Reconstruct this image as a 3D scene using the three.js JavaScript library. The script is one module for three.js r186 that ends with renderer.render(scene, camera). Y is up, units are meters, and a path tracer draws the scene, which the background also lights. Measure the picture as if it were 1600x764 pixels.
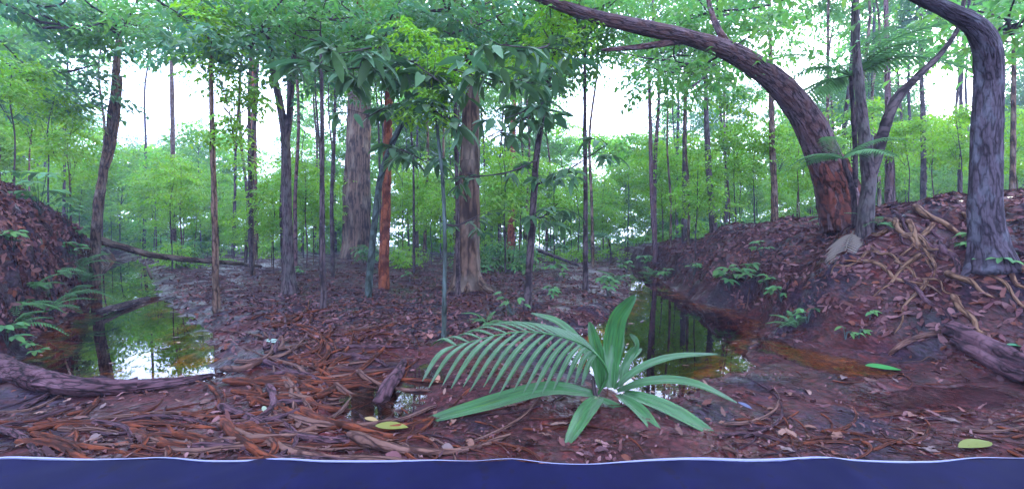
import * as THREE from 'three';
import { mergeGeometries } from 'three/addons/utils/BufferGeometryUtils.js';
import { createNoise3D } from 'simplex-noise';

// ---------- camera, sky, sun, exposure ----------
const scene = new THREE.Scene();
const EYE = 1.3, FOV = 60, K = Math.tan(FOV / 2 * Math.PI / 180) / 382;
const camera = new THREE.PerspectiveCamera(FOV, 1024 / 488, 0.05, 400);
camera.position.set(0, EYE, 0);
camera.lookAt(0, EYE, -10);
scene.add(camera);
const renderer = new THREE.WebGLRenderer({ antialias: true });
renderer.toneMapping = THREE.LinearToneMapping;
renderer.toneMappingExposure = 6.2;
renderer.shadowMap.enabled = true;
const sunDir = new THREE.Vector3((1490 - 800) * K, (382 - 118) * K, -1).normalize();
{
  // bright hazy white sky, a little brighter round the sun and bluer away from it
  const W = 256, H = 128, d = new Float32Array(W * H * 4);
  for (let j = 0; j < H; j++) for (let i = 0; i < W; i++) {
    const up = ((j + 0.5) / H - 0.5) * Math.PI, ro = ((i + 0.5) / W - 0.5) * 2 * Math.PI;
    const x = Math.cos(ro) * Math.cos(up), y = Math.sin(up), z = Math.sin(ro) * Math.cos(up);
    const c = Math.max(0, x * sunDir.x + y * sunDir.y + z * sunDir.z), glow = 1.5 * Math.pow(c, 40) + 0.35 * Math.pow(c, 5);
    const o = (j * W + i) * 4, b = 1.15;
    d[o] = b * (0.74 + glow); d[o + 1] = b * (0.9 + glow); d[o + 2] = b * (1.36 + glow); d[o + 3] = 1;
  }
  const t = new THREE.DataTexture(d, W, H, THREE.RGBAFormat, THREE.FloatType);
  t.mapping = THREE.EquirectangularReflectionMapping; t.magFilter = THREE.LinearFilter; t.needsUpdate = true;
  scene.background = t; scene.environment = t;
}
const sun = new THREE.DirectionalLight(0xfff4e2, 2.2);
sun.position.copy(sunDir).multiplyScalar(60); sun.target.position.set(0, 0, -10);
sun.position.add(sun.target.position);
sun.castShadow = true; sun.shadow.radius = 9;
Object.assign(sun.shadow.camera, { left: -45, right: 45, top: 40, bottom: -40, near: 1, far: 140 });
sun.shadow.mapSize.set(2048, 2048);
scene.add(sun, sun.target);
scene.fog = new THREE.FogExp2(0xc0d0ff, 0.002);

// ---------- helpers ----------
const V = (x, y, z) => new THREE.Vector3(x, y, z);
function rng(s) { return () => { s = (s + 0x6d2b79f5) | 0; let t = Math.imul(s ^ (s >>> 15), 1 | s); t = (t + Math.imul(t ^ (t >>> 7), 61 | t)) ^ t; return ((t ^ (t >>> 14)) >>> 0) / 4294967296; }; }
const R = rng(7), N3 = createNoise3D(rng(11));
const clamp = (x, a, b) => Math.min(b, Math.max(a, x)), lerp = (a, b, t) => a + (b - a) * t;
const ss = (a, b, x) => { const t = clamp((x - a) / (b - a), 0, 1); return t * t * (3 - 2 * t); };
const rr = (a, b, r = R) => a + (b - a) * r();
const pick = (a, r = R) => a[Math.floor(r() * a.length) % a.length];
function table(rows, x) { // piecewise linear
  if (x <= rows[0][0]) return rows[0][1];
  for (let i = 1; i < rows.length; i++) if (x <= rows[i][0]) return lerp(rows[i - 1][1], rows[i][1], (x - rows[i - 1][0]) / (rows[i][0] - rows[i - 1][0]));
  return rows[rows.length - 1][1];
}
const taken = new Map();
function numbered(n) { const k = taken.get(n) ?? 0; taken.set(n, k + 1); return k ? n + '_' + String(k).padStart(3, '0') : n; }
function part(name, geo, mat, parent, kind) {
  const m = new THREE.Mesh(geo, mat); m.name = name; m.castShadow = m.receiveShadow = true;
  if (kind) m.userData.kind = kind;
  if (parent) parent.add(m);
  return m;
}
function tag(o, label, category, group) { o.userData = { ...o.userData, label, category }; if (group) o.userData.group = group; return o; }
function thing(name, label, category, group, pos) { const g = new THREE.Group(); g.name = numbered(name); if (pos) g.position.copy(pos); scene.add(g); return tag(g, label, category, group); }
function solo(name, geo, mat, label, category, group) { const m = part(numbered(name), geo, mat, scene); return tag(m, label, category, group); }
function geom(pos, idx, uv, col, smooth) {
  const g = new THREE.BufferGeometry();
  g.setAttribute('position', new THREE.Float32BufferAttribute(pos, 3));
  if (uv) g.setAttribute('uv', new THREE.Float32BufferAttribute(uv, 2));
  if (col) g.setAttribute('color', new THREE.Float32BufferAttribute(col, 3));
  g.setIndex(idx);
  if (smooth) g.computeVertexNormals();
  return g;
}
// ---------- the lie of the land ----------
const datum = (d) => { const t = Math.max(0, d - 2.2), u = t * t / (t + 1.2); return 0.81 * (1 - Math.exp(-u / 18)); };
function march(px, py, f, d0 = 1.2, d1 = 90) { // the point where the ray through a pixel of the photograph meets the surface y = f(x, d)
  const sx = (px - 800) * K, sy = -(py - 382) * K;
  let a = d0;
  for (let d = d0; d < d1; d *= 1.012) {
    if (EYE + sy * d < f(sx * d, d)) { let lo = a, hi = d; for (let i = 0; i < 18; i++) { const m = (lo + hi) / 2; EYE + sy * m < f(sx * m, m) ? hi = m : lo = m; } return V(sx * hi, f(sx * hi, hi), -hi); }
    a = d;
  }
  return V(sx * d1, f(sx * d1, d1), -d1);
}
const WATER = 0.1;
const poolPx = {
  left: [[178, 402], [222, 408], [238, 430], [250, 462], [290, 492], [326, 520], [334, 552], [338, 588], [280, 602], [225, 602], [200, 588], [120, 583], [40, 585], [22, 568], [62, 520], [118, 482], [140, 455], [150, 420]],
  right: [[972, 408], [1030, 426], [1056, 452], [1090, 470], [1150, 482], [1192, 500], [1196, 528], [1168, 560], [1120, 590], [1040, 612], [985, 618], [940, 600], [890, 560], [905, 520], [950, 490], [985, 460], [985, 432]],
  puddle: [[540, 606], [580, 598], [640, 602], [652, 622], [636, 648], [590, 660], [548, 652], [520, 632]],
  film: [[1385, 630], [1440, 618], [1500, 612], [1560, 612], [1580, 630], [1540, 655], [1480, 664], [1410, 655]],
  wet4: [[650, 640], [690, 600], [668, 575], [640, 600], [628, 660]],
  wet5: [[1195, 530], [1300, 556], [1370, 574], [1410, 590], [1340, 600], [1250, 572], [1190, 552]],
};
const pools = Object.entries(poolPx).map(([name, l]) => {
  const big = name === 'left' || name === 'right', p = l.map(([x, y]) => { const h = march(x, y, (_, d) => datum(d) - WATER * 0.6); return [h.x, -h.z]; });
  const xs = p.map((q) => q[0]), ds = p.map((q) => q[1]);
  return { name, p, big, deep: { left: 0.42, right: 0.4, puddle: 0.16, film: 0.02, wet5: 0.05 }[name] ?? 0.03, level: { left: 0.1, right: 0.1, puddle: 0.07, film: 0.012, wet5: 0.04 }[name] ?? 0.025, box: [Math.min(...xs) - 1, Math.max(...xs) + 1, Math.min(...ds) - 1, Math.max(...ds) + 1] };
});
function inside(P, x, d) { // metres inside the outline (negative outside), the shore a little uneven
  const [x0, x1, d0, d1] = P.box;
  if (x < x0 || x > x1 || d < d0 || d > d1) return -9;
  let best = 1e9, odd = false; const p = P.p;
  for (let i = 0, j = p.length - 1; i < p.length; j = i++) {
    const [ax, ay] = p[j], [bx, by] = p[i], vx = bx - ax, vy = by - ay, t = clamp(((x - ax) * vx + (d - ay) * vy) / (vx * vx + vy * vy), 0, 1);
    best = Math.min(best, (x - ax - vx * t) ** 2 + (d - ay - vy * t) ** 2);
    if ((ay > d) !== (by > d) && x < (bx - ax) * (d - ay) / (by - ay) + ax) odd = !odd;
  }
  const s = Math.sqrt(best) * (odd ? 1 : -1);
  return s + (P.big ? 0.14 : 0.07) * N3(x * 2.1, d * 2.1, 3) + (P.big ? 0.05 : 0.05) * N3(x * 7, d * 7, 5);
}
const rightFoot = [[1, 5.2], [3.2, 4.75], [4.57, 4.15], [5.05, 3.9], [5.8, 3.6], [6.9, 3.95], [9.2, 3.9], [11.4, 4.1], [15, 4.0], [20, 4.6], [30, 6], [90, 10]];
const rightHigh = [[1, 1.3], [4, 1.6], [6, 1.7], [9, 1.65], [12, 1.4], [15, 1.05], [22, 0.7], [40, 0.5], [90, 0.5]];
const leftFoot = [[1, -5.0], [4.6, -5.6], [5.85, -6.4], [8.1, -8.1], [10, -9.75], [12, -11.2], [14, -12.9], [20, -18.2], [40, -36], [90, -80]];
const leftHigh = [[1, 2.6], [9, 2.45], [14, 1.5], [22, 0.9], [40, 0.6], [90, 0.5]];
const bankRise = (t, w) => t <= 0 ? 0 : (1 - Math.pow(1 - clamp(t / w, 0, 1), 1.9)) + 0.05 * Math.max(0, t - w);
function height(x, d) {
  const dd = Math.max(d, -6), n1 = N3(x * 0.35, dd * 0.35, 0), n2 = N3(x * 1.3, dd * 1.3, 1), n3 = N3(x * 4.2, dd * 4.2, 2);
  const far = ss(5, 14, dd);
  let y = datum(dd) + 0.05 * n1 * (0.5 + far) + 0.028 * n2 + 0.011 * n3;
  const tr = x - table(rightFoot, dd) + 0.22 * N3(x * 0.9, dd * 0.9, 8), tl = table(leftFoot, dd) - x + 0.2 * N3(x * 0.9, dd * 0.9, 9);
  y += table(rightHigh, dd) * bankRise(tr, 2.7) * (1 + 0.1 * n1) + table(leftHigh, dd) * bankRise(tl * 0.8, 1.7) * (1 + 0.08 * n1);
  if (tr > 0 || tl > 0) y += 0.06 * n2 + 0.03 * n3;
  y += 0.1 * Math.exp(-(((dd - 1.2) / 0.9) ** 2)) * 0; 
  for (const P of pools) {
    const s = inside(P, x, dd);
    if (s <= -0.6) continue;
    const lip = P.big ? 0.4 : 0.22, w = ss(-lip, 0.02, s);
    y = lerp(y, datum(dd) - P.level, w) - P.deep * ss(0, P.big ? 0.75 : 0.3, s);
  }
  return y;
}
const hit = (px, py) => march(px, py, height);
const atPx = (px, py, d) => V((px - 800) * K * d, EYE - (py - 382) * K * d, -d);
const onGround = (x, d, up = 0) => V(x, height(x, d) + up, -d);

// ---------- textures ----------
function pn(x, y, per, s) { // periodic value noise
  const xi = Math.floor(x), yi = Math.floor(y), fx = x - xi, fy = y - yi;
  const h = (a, b) => { let n = Math.imul(((a % per) + per) % per, 374761393) + Math.imul(((b % per) + per) % per, 668265263) + Math.imul(s, 974634451); n = Math.imul(n ^ (n >>> 13), 1274126177); return ((n ^ (n >>> 16)) >>> 0) / 4294967296; };
  const u = fx * fx * (3 - 2 * fx), v = fy * fy * (3 - 2 * fy);
  return lerp(lerp(h(xi, yi), h(xi + 1, yi), u), lerp(h(xi, yi + 1), h(xi + 1, yi + 1), u), v);
}
const fbm = (u, v, f, s, o = 4) => { let a = 0, w = 0.5, t = 0; for (let i = 0; i < o; i++) { a += w * pn(u * f, v * f, f, s + i); t += w; w *= 0.55; f *= 2; } return a / t; };
function tex(S, f, srgb) {
  const d = new Uint8Array(S * S * 4);
  for (let j = 0; j < S; j++) for (let i = 0; i < S; i++) { const c = f((i + 0.5) / S, (j + 0.5) / S), o = (j * S + i) * 4; for (let k = 0; k < 3; k++) d[o + k] = clamp(Math.round(255 * (c.length ? c[k] : c)), 0, 255); d[o + 3] = 255; }
  const t = new THREE.DataTexture(d, S, S); t.wrapS = t.wrapT = THREE.RepeatWrapping; t.magFilter = THREE.LinearFilter; t.needsUpdate = true;
  if (srgb) t.colorSpace = THREE.SRGBColorSpace;
  return t;
}
const mix3 = (a, b, t) => [lerp(a[0], b[0], t), lerp(a[1], b[1], t), lerp(a[2], b[2], t)];
function barkMat(seed, base, crack, patch, amt, ridge, bump) {
  const fis = (u, v, f, q) => { const k = pn(u * f + 1.4 * fbm(u, v, 5, seed + q, 3), v * Math.round(f * 0.3), f, seed + q); return 1 - Math.abs(2 * k - 1); };
  const hgt = (u, v) => clamp(1.15 - 0.7 * Math.pow(fis(u, v, ridge, 3), 3) - 0.35 * Math.pow(fis(u, v, ridge * 2, 7), 3) - 0.5 * fbm(u, v, 24, seed + 9, 3), 0, 1);
  const map = tex(384, (u, v) => { const h = hgt(u, v), p = ss(0.48, 0.72, fbm(u, v, 4, seed + 70, 6)), g = 0.8 + 0.4 * fbm(u, v, 3, seed + 80, 4); return mix3(mix3(crack, base, ss(0.15, 0.85, h)), patch, p * amt).map((x) => x * g); }, true);
  const b = tex(384, (u, v) => hgt(u, v));
  return new THREE.MeshPhysicalMaterial({ map, bumpMap: b, bumpScale: bump, roughness: 0.88, specularIntensity: 0.35, name: 'bark_' + seed });
}
const M = {};
M.barkGrey = barkMat(1, [0.4, 0.31, 0.26], [0.17, 0.12, 0.1], [0.5, 0.46, 0.42], 0.5, 14, 0.02);
M.barkRed = barkMat(2, [0.4, 0.32, 0.34], [0.17, 0.12, 0.13], [0.36, 0.22, 0.19], 0.45, 14, 0.025);
M.barkFlake = barkMat(12, [0.38, 0.2, 0.16], [0.18, 0.09, 0.07], [0.3, 0.22, 0.22], 0.7, 12, 0.03);
M.barkDark = barkMat(3, [0.3, 0.25, 0.26], [0.13, 0.1, 0.11], [0.4, 0.42, 0.4], 0.35, 12, 0.01);
M.barkLichen = barkMat(4, [0.29, 0.25, 0.29], [0.15, 0.12, 0.15], [0.36, 0.38, 0.42], 0.5, 16, 0.015);
M.barkOrange = barkMat(5, [0.5, 0.28, 0.19], [0.28, 0.13, 0.09], [0.52, 0.35, 0.29], 0.4, 10, 0.008);
M.barkGreen = barkMat(6, [0.3, 0.33, 0.31], [0.17, 0.19, 0.17], [0.42, 0.48, 0.48], 0.6, 10, 0.006);
M.wood = barkMat(7, [0.4, 0.3, 0.31], [0.15, 0.1, 0.11], [0.5, 0.42, 0.43], 0.4, 20, 0.015);
M.root = barkMat(8, [0.48, 0.27, 0.17], [0.2, 0.1, 0.07], [0.34, 0.22, 0.2], 0.6, 12, 0.008);
M.rootPale = barkMat(9, [0.48, 0.38, 0.31], [0.25, 0.17, 0.14], [0.37, 0.32, 0.31], 0.5, 12, 0.008);
{
  const gh = (u, v) => 0.5 * fbm(u, v, 8, 21, 5) + 0.5 * Math.pow(fbm(u, v, 60, 31, 3), 1.4);
  const map = tex(1024, (u, v) => { const f = fbm(u, v, 6, 50, 5), g = fbm(u, v, 90, 60, 2), k = 0.62 + 0.5 * (f - 0.5) + 0.55 * (g - 0.5); const lit = ss(0.62, 0.75, fbm(u, v, 36, 77, 2)); return mix3([k, k, k], [k * 1.15, k * 1.0, k * 0.9], lit); }, true);
  const bmp = tex(1024, gh), ro = tex(512, (u, v) => 0.24 + 0.65 * ss(0.35, 0.62, fbm(u, v, 5, 91, 4)) + 0.1 * fbm(u, v, 40, 92, 2));
  M.ground = new THREE.MeshPhysicalMaterial({ specularIntensity: 0.4, map, bumpMap: bmp, bumpScale: 0.035, roughnessMap: ro, roughness: 1, vertexColors: true, name: 'soil' });
}
const leafMat = (name, r, g, b, tr = 0.45, extra = {}) => new THREE.MeshPhysicalMaterial({ name, color: new THREE.Color().setRGB(r, g, b), roughness: 1, transmission: tr, thickness: 0, side: THREE.DoubleSide, vertexColors: true, specularIntensity: 0.5, ...extra });
M.leafHigh = leafMat('leaf_canopy', 0.09, 0.25, 0.045, 0.58);
M.leafMid = leafMat('leaf_understory', 0.16, 0.38, 0.015, 0.58);
M.leafCool = leafMat('leaf_cool', 0.075, 0.2, 0.085, 0.55);
M.leafBig = leafMat('leaf_large', 0.055, 0.14, 0.05, 0.35, { clearcoat: 0.35, clearcoatRoughness: 0.35 });
M.leafPalm = leafMat('leaf_palm', 0.055, 0.21, 0.055, 0.25, { clearcoat: 0.7, clearcoatRoughness: 0.22, vertexColors: false });
M.leafFern = leafMat('leaf_fern', 0.09, 0.22, 0.075, 0.35, { specularIntensity: 0.3 });
M.litter = new THREE.MeshPhysicalMaterial({ specularIntensity: 0.3, name: 'dead_leaf', color: new THREE.Color().setRGB(0.64, 0.5, 0.56), roughness: 0.8, side: THREE.DoubleSide, vertexColors: true });
M.water = new THREE.MeshPhysicalMaterial({ name: 'tea_water', color: 0xffffff, roughness: 0.015, transmission: 1, thickness: 0.4, ior: 1.33, attenuationColor: new THREE.Color().setRGB(0.42, 0.13, 0.025), attenuationDistance: 0.55 });
{
  const v = tex(256, (u, w) => { const s = 0.5 + 0.5 * Math.sin(u * 2 * Math.PI * 9 + 0.6 * fbm(u, w, 4, 5, 3)), k = 0.72 + 0.16 * s + 0.22 * (fbm(u, w, 8, 15, 4) - 0.5) * 2, y = ss(0.62, 0.8, fbm(u, w, 6, 25, 4)); return [k * (0.86 + 0.25 * y), k * (0.95 + 0.05 * y), k * (0.85 - 0.2 * y)]; }, true);
  M.leafPalm.map = v; M.leafPalm.bumpMap = tex(256, (u) => 0.5 + 0.5 * Math.sin(u * 2 * Math.PI * 9)); M.leafPalm.bumpScale = 0.002;
}
M.barkGreen.color.setRGB(0.55, 0.58, 0.58); M.bankRoot = M.rootPale.clone(); M.bankRoot.color.setRGB(0.95, 0.85, 0.8); M.root.color.setRGB(0.66, 0.5, 0.5);
for (const k of ['wood', 'rootPale']) M[k].color.setRGB(0.62, 0.5, 0.6);
// ---------- ground ----------
function spread(a, b, c, d, fine, grow) { // coordinates: fine between b and c, growing outwards to a and d
  const out = []; for (let x = b; x <= c; x += fine) out.push(x);
  let s = fine, x = out[out.length - 1]; while (x < d) { s = Math.min(s * grow, 3); x += s; out.push(x); }
  s = fine; x = b; while (x > a) { s = Math.min(s * grow, 3); x -= s; out.unshift(x); }
  return out;
}
{
  const xs = spread(-95, -7.5, 7.5, 95, 0.05, 1.05), ds = spread(-14, 1.8, 9.5, 110, 0.045, 1.035);
  const pos = [], uv = [], col = [], idx = [], nx = xs.length;
  const soil = [0.105, 0.026, 0.03], mud = [0.05, 0.025, 0.048], sand = [0.5, 0.17, 0.03], dark = [0.09, 0.045, 0.03], litter = [0.085, 0.038, 0.044];
  for (const d of ds) for (const x of xs) {
    const hh = height(x, d); pos.push(x, hh, -d); uv.push((x + Math.sign(x) * 1.1 * Math.max(0, hh)) / 2.6 + 0.03 * N3(x, d, 0), d / 2.6);
    let c = soil; const n = N3(x * 0.7, d * 0.7, 21), n2 = N3(x * 2.4, d * 2.4, 22), n3 = N3(x * 6, d * 6, 23);
    c = mix3(c, mud, ss(-0.1, 0.5, n + 0.4 * n2 + 0.25 * n3 + (d > 4.3 && x < 2 ? 0.35 : -0.25)));
    c = mix3(c, litter, ss(7, 11, d) * 0.8);
    for (const P of pools) { const s = inside(P, x, d); if (s < -0.4) continue; if (P.big) { c = mix3(c, sand, ss(-0.02, 0.2, s) * (1 - ss(0.35, 0.8, s + 0.3 * n2)) * ss(-0.5, 0.3, n + n2)); c = mix3(c, dark, ss(0.3, 0.8, s)); } else if (P.name === 'wet5') c = mix3(c, sand, 0.75 * ss(0, 0.15, s)); else if (P.name !== 'film') c = mix3(c, dark, 0.6 * ss(-0.1, 0.15, s)); }
    const j = 1 + 0.14 * n3; col.push(c[0] * j, c[1] * j, c[2] * j);
  }
  for (let j = 0; j < ds.length - 1; j++) for (let i = 0; i < nx - 1; i++) { const a = j * nx + i; idx.push(a, a + 1, a + nx, a + 1, a + nx + 1, a + nx); }
  const g = part('ground', geom(pos, idx, uv, col, true), M.ground, scene); g.userData.kind = 'structure';
}
for (const P of pools) { // one sheet of water in each hollow, its rim under the shore
  const st = P.big ? 0.12 : 0.05, [x0, x1, d0, d1] = P.box, pos = [], idx = [], at = new Map();
  const id = (i, j) => { const k = i * 5000 + j; if (!at.has(k)) { const d = d0 + j * st; at.set(k, pos.length / 3); pos.push(x0 + i * st, datum(d) - P.level + 0.002, -d); } return at.get(k); };
  for (let i = 0; x0 + i * st < x1; i++) for (let j = 0; d0 + j * st < d1; j++) if (inside(P, x0 + (i + 0.5) * st, d0 + (j + 0.5) * st) > (P.big ? -0.16 : -0.07)) idx.push(id(i, j), id(i + 1, j), id(i, j + 1), id(i + 1, j), id(i + 1, j + 1), id(i, j + 1));
  const w = part(numbered(P.big ? 'stream_water' : 'puddle_water'), geom(pos, idx, null, null, true), M.water, scene); w.userData.kind = 'structure';
}
// ---------- tubes: trunks, branches, roots, logs ----------
function tube(pts, radii, o = {}) {
  const { seg = 24, rad = 12, amp = 0.12, seed = 1, flute = 0, freq = 1.5, cap = true } = o;
  const curve = new THREE.CatmullRomCurve3(pts, false, 'centripetal'), pos = [], uv = [], idx = [], T = V(), A = V(), B = V(), P = V(), Q = V();
  let len = 0, last = null; A.set(1, 0, 0); curve.getTangent(0, T); if (Math.abs(T.x) > 0.9) A.set(0, 0, 1);
  for (let i = 0; i <= seg; i++) {
    const t = i / seg; curve.getPoint(t, P); curve.getTangent(t, T);
    if (last) len += P.distanceTo(last); last = P.clone();
    A.addScaledVector(T, -A.dot(T)).normalize(); B.crossVectors(T, A);
    const f = t * (radii.length - 1), k = Math.min(radii.length - 2, Math.floor(f)); let r = lerp(radii[k], radii[k + 1], f - k);
    for (let j = 0; j <= rad; j++) {
      const a = j / rad * 2 * Math.PI, c = Math.cos(a), s = Math.sin(a);
      let q = r * (1 + amp * N3(c * freq + seed * 7, s * freq, len * 1.1 / Math.max(0.25, 6 * radii[0]) + seed) + 0.4 * amp * N3(c * 4 + seed, s * 4, len * 5));
      if (flute) q *= 1 + flute * (0.45 + (1 - t) ** 2) * Math.cos(5 * a + seed + 0.1 * len) + 0.5 * flute * Math.cos(11 * a + 2 * seed + 0.3 * len);
      if (cap && (i === 0 || i === seg)) q *= 0.55;
      Q.copy(P).addScaledVector(A, c * q).addScaledVector(B, s * q); pos.push(Q.x, Q.y, Q.z); uv.push(j / rad * Math.max(1, Math.round(2 * Math.PI * radii[0] * (radii[0] > 0.4 ? 0.5 : 1.4))) * (radii[0] < 0.08 ? 0.4 : 1), len / (radii[0] > 0.4 ? 3.1 : 0.83));
    }
  }
  const w = rad + 1;
  for (let i = 0; i < seg; i++) for (let j = 0; j < rad; j++) { const a = i * w + j; idx.push(a, a + 1, a + w, a + 1, a + w + 1, a + w); }
  if (cap) for (const i of [0, seg]) { curve.getPoint(i / seg, P); curve.getTangent(i / seg, T); const c = pos.length / 3; P.addScaledVector(T, (i ? 0.3 : -0.3) * radii[i ? radii.length - 1 : 0]); pos.push(P.x, P.y, P.z); uv.push(0.5, len); for (let j = 0; j < rad; j++) i ? idx.push(i * w + j, i * w + j + 1, c) : idx.push(j + 1, j, c); }
  return geom(pos, idx, uv, null, true);
}
// ---------- leaves ----------
const leafBuf = () => ({ pos: [], idx: [], col: [] });
const _x = V(), _y = V(), _z = V(), UP = V(0, 1, 0);
function leaf(B, p, dir, up, L, w, fold, c, droop = 0.15, fine = false) { // a leaf folded along its midrib
  _z.copy(dir).normalize(); _x.crossVectors(up, _z); if (_x.lengthSq() < 1e-4) _x.set(1, 0, 0); _x.normalize(); _y.crossVectors(_z, _x);
  const b = B.pos.length / 3, put = (x, y, z) => { B.pos.push(p.x + _x.x * x + _y.x * y + _z.x * z, p.y + _x.y * x + _y.y * y + _z.y * z, p.z + _x.z * x + _y.z * y + _z.z * z); B.col.push(c[0], c[1], c[2]); };
  if (!fine) {
    put(0, 0, 0); put(-w / 2, fold * w, L * 0.42); put(0, 0, L * 0.45); put(w / 2, fold * w, L * 0.42); put(0, -droop * L, L);
    B.idx.push(b, b + 2, b + 1, b, b + 3, b + 2, b + 1, b + 2, b + 4, b + 2, b + 3, b + 4);
  } else {
    const n = 7; // rows of three across the blade
    for (let i = 0; i <= n; i++) { const t = i / n, ww = w * 0.5 * Math.pow(Math.sin(Math.PI * Math.pow(t * 0.97 + 0.015, 0.85)), 0.8), y = -droop * L * t * t, z = L * (t - 0.25 * droop * t * t * t); put(-ww, y + fold * ww * 2, z); put(0, y, z); put(ww, y + fold * ww * 2, z); }
    for (let i = 0; i < n; i++) { const a = b + 3 * i; for (const k of [0, 1]) B.idx.push(a + k, a + k + 1, a + k + 3, a + k + 1, a + k + 4, a + k + 3); }
  }
}
const leafGeo = (B, smooth) => geom(B.pos, B.idx, null, B.col, smooth);
const tint = (r, v = 0.3) => { const k = 1 + rr(-v, v, r), y = rr(-0.12, 0.2, r); return [k * (1 + y), k, k * (1 - y)]; };
function crownGeo(seed, { n = 500, rx = 1, ry = 0.8, per = 10, L = 0.14, gap = 0.1, flat = 0.55, lobes = 6 }) {
  const r = rng(seed), B = leafBuf(), c = V(), d = V(), u = V(), q = V(), lob = [];
  for (let i = 0; i < lobes; i++) { const a = r() * 6.283, e = Math.sqrt(r()); lob.push([Math.cos(a) * e * rx * 0.7, rr(-0.8, 0.8, r) * ry, Math.sin(a) * e * rx * 0.7, rr(0.35, 0.62, r)]); }
  for (let i = 0; i < n; i++) {
    const l = pick(lob, r); c.set(rr(-1, 1, r), rr(-1, 1, r), rr(-1, 1, r)); if (c.lengthSq() > 1) { i--; continue; }
    c.multiply(V(rx * l[3], ry * l[3] * flat * 1.4, rx * l[3])).add(V(l[0], l[1], l[2]));
    if (N3(c.x * 1.6 / rx * 1.2 + seed, c.y * 2 / ry, c.z * 1.6 / rx) < gap - 0.35) continue;
    const a = r() * 6.283, dir = V(Math.cos(a), rr(-0.5, 0.15, r), Math.sin(a)).normalize(), side = V(-dir.z, 0, dir.x), tw = tint(r, 0.22);
    for (let k = 0; k < per; k++) {
      const t = k / per, s = k % 2 ? 1 : -1; q.copy(c).addScaledVector(dir, t * L * 3.2).add(V(0, -t * t * L * 0.8, 0));
      d.copy(dir).multiplyScalar(0.55).addScaledVector(side, s * rr(0.5, 1, r)).add(V(0, rr(-0.6, 0.1, r), 0)); u.set(rr(-0.4, 0.4, r), 1, rr(-0.4, 0.4, r));
      const lc = tint(r, 0.15); leaf(B, q, d, u, L * rr(0.7, 1.25, r), L * rr(0.36, 0.52, r), rr(0.05, 0.25, r), [tw[0] * lc[0], tw[1] * lc[1], tw[2] * lc[2]]);
    }
  }
  return leafGeo(B);
}
console.log('crowns');
const canopyCrowns = [0, 1, 2, 3, 4].map((i) => crownGeo(100 + i, { n: 380, rx: 2.7, ry: 1.5, per: 9, L: 0.2, lobes: 9, gap: 0.32 }));
const boughCrowns = [0, 1, 2, 3].map((i) => crownGeo(150 + i, { n: 170, rx: 2.0, ry: 0.9, per: 9, L: 0.24, lobes: 7, gap: 0.28 }));
const saplingCrowns = [0, 1, 2, 3, 4, 5].map((i) => crownGeo(200 + i, { n: 150 + 25 * i, rx: 1.0, ry: 1.5, per: 8, L: 0.19, lobes: 8, gap: 0.1, flat: 0.4 }));
const shrubCrowns = [0, 1, 2].map((i) => crownGeo(300 + i, { n: 70, rx: 0.7, ry: 0.55, per: 8, L: 0.16, lobes: 5 }));
// branches inside a crown
function limbs(seed, from, n, rx, ry, r0) {
  const r = rng(seed), gs = [];
  for (let i = 0; i < n; i++) { const a = i / n * 6.283 + rr(-0.5, 0.5, r), e = rr(0.5, 0.95, r), y = rr(-0.5, 0.6, r) * ry, s = from.clone().add(V(0, -rr(0, 1, r) * ry * 0.8, 0)), end = from.clone().add(V(Math.cos(a) * rx * e, y + 0.3 * ry, Math.sin(a) * rx * e)), mid = s.clone().lerp(end, 0.5).add(V(rr(-0.1, 0.1, r) * rx, -0.12 * ry, rr(-0.1, 0.1, r) * rx)); gs.push(tube([s, mid, end], [r0, r0 * 0.6, r0 * 0.2], { seg: 8, rad: 5, seed: seed + i, cap: false })); }
  return mergeGeometries(gs);
}
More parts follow.
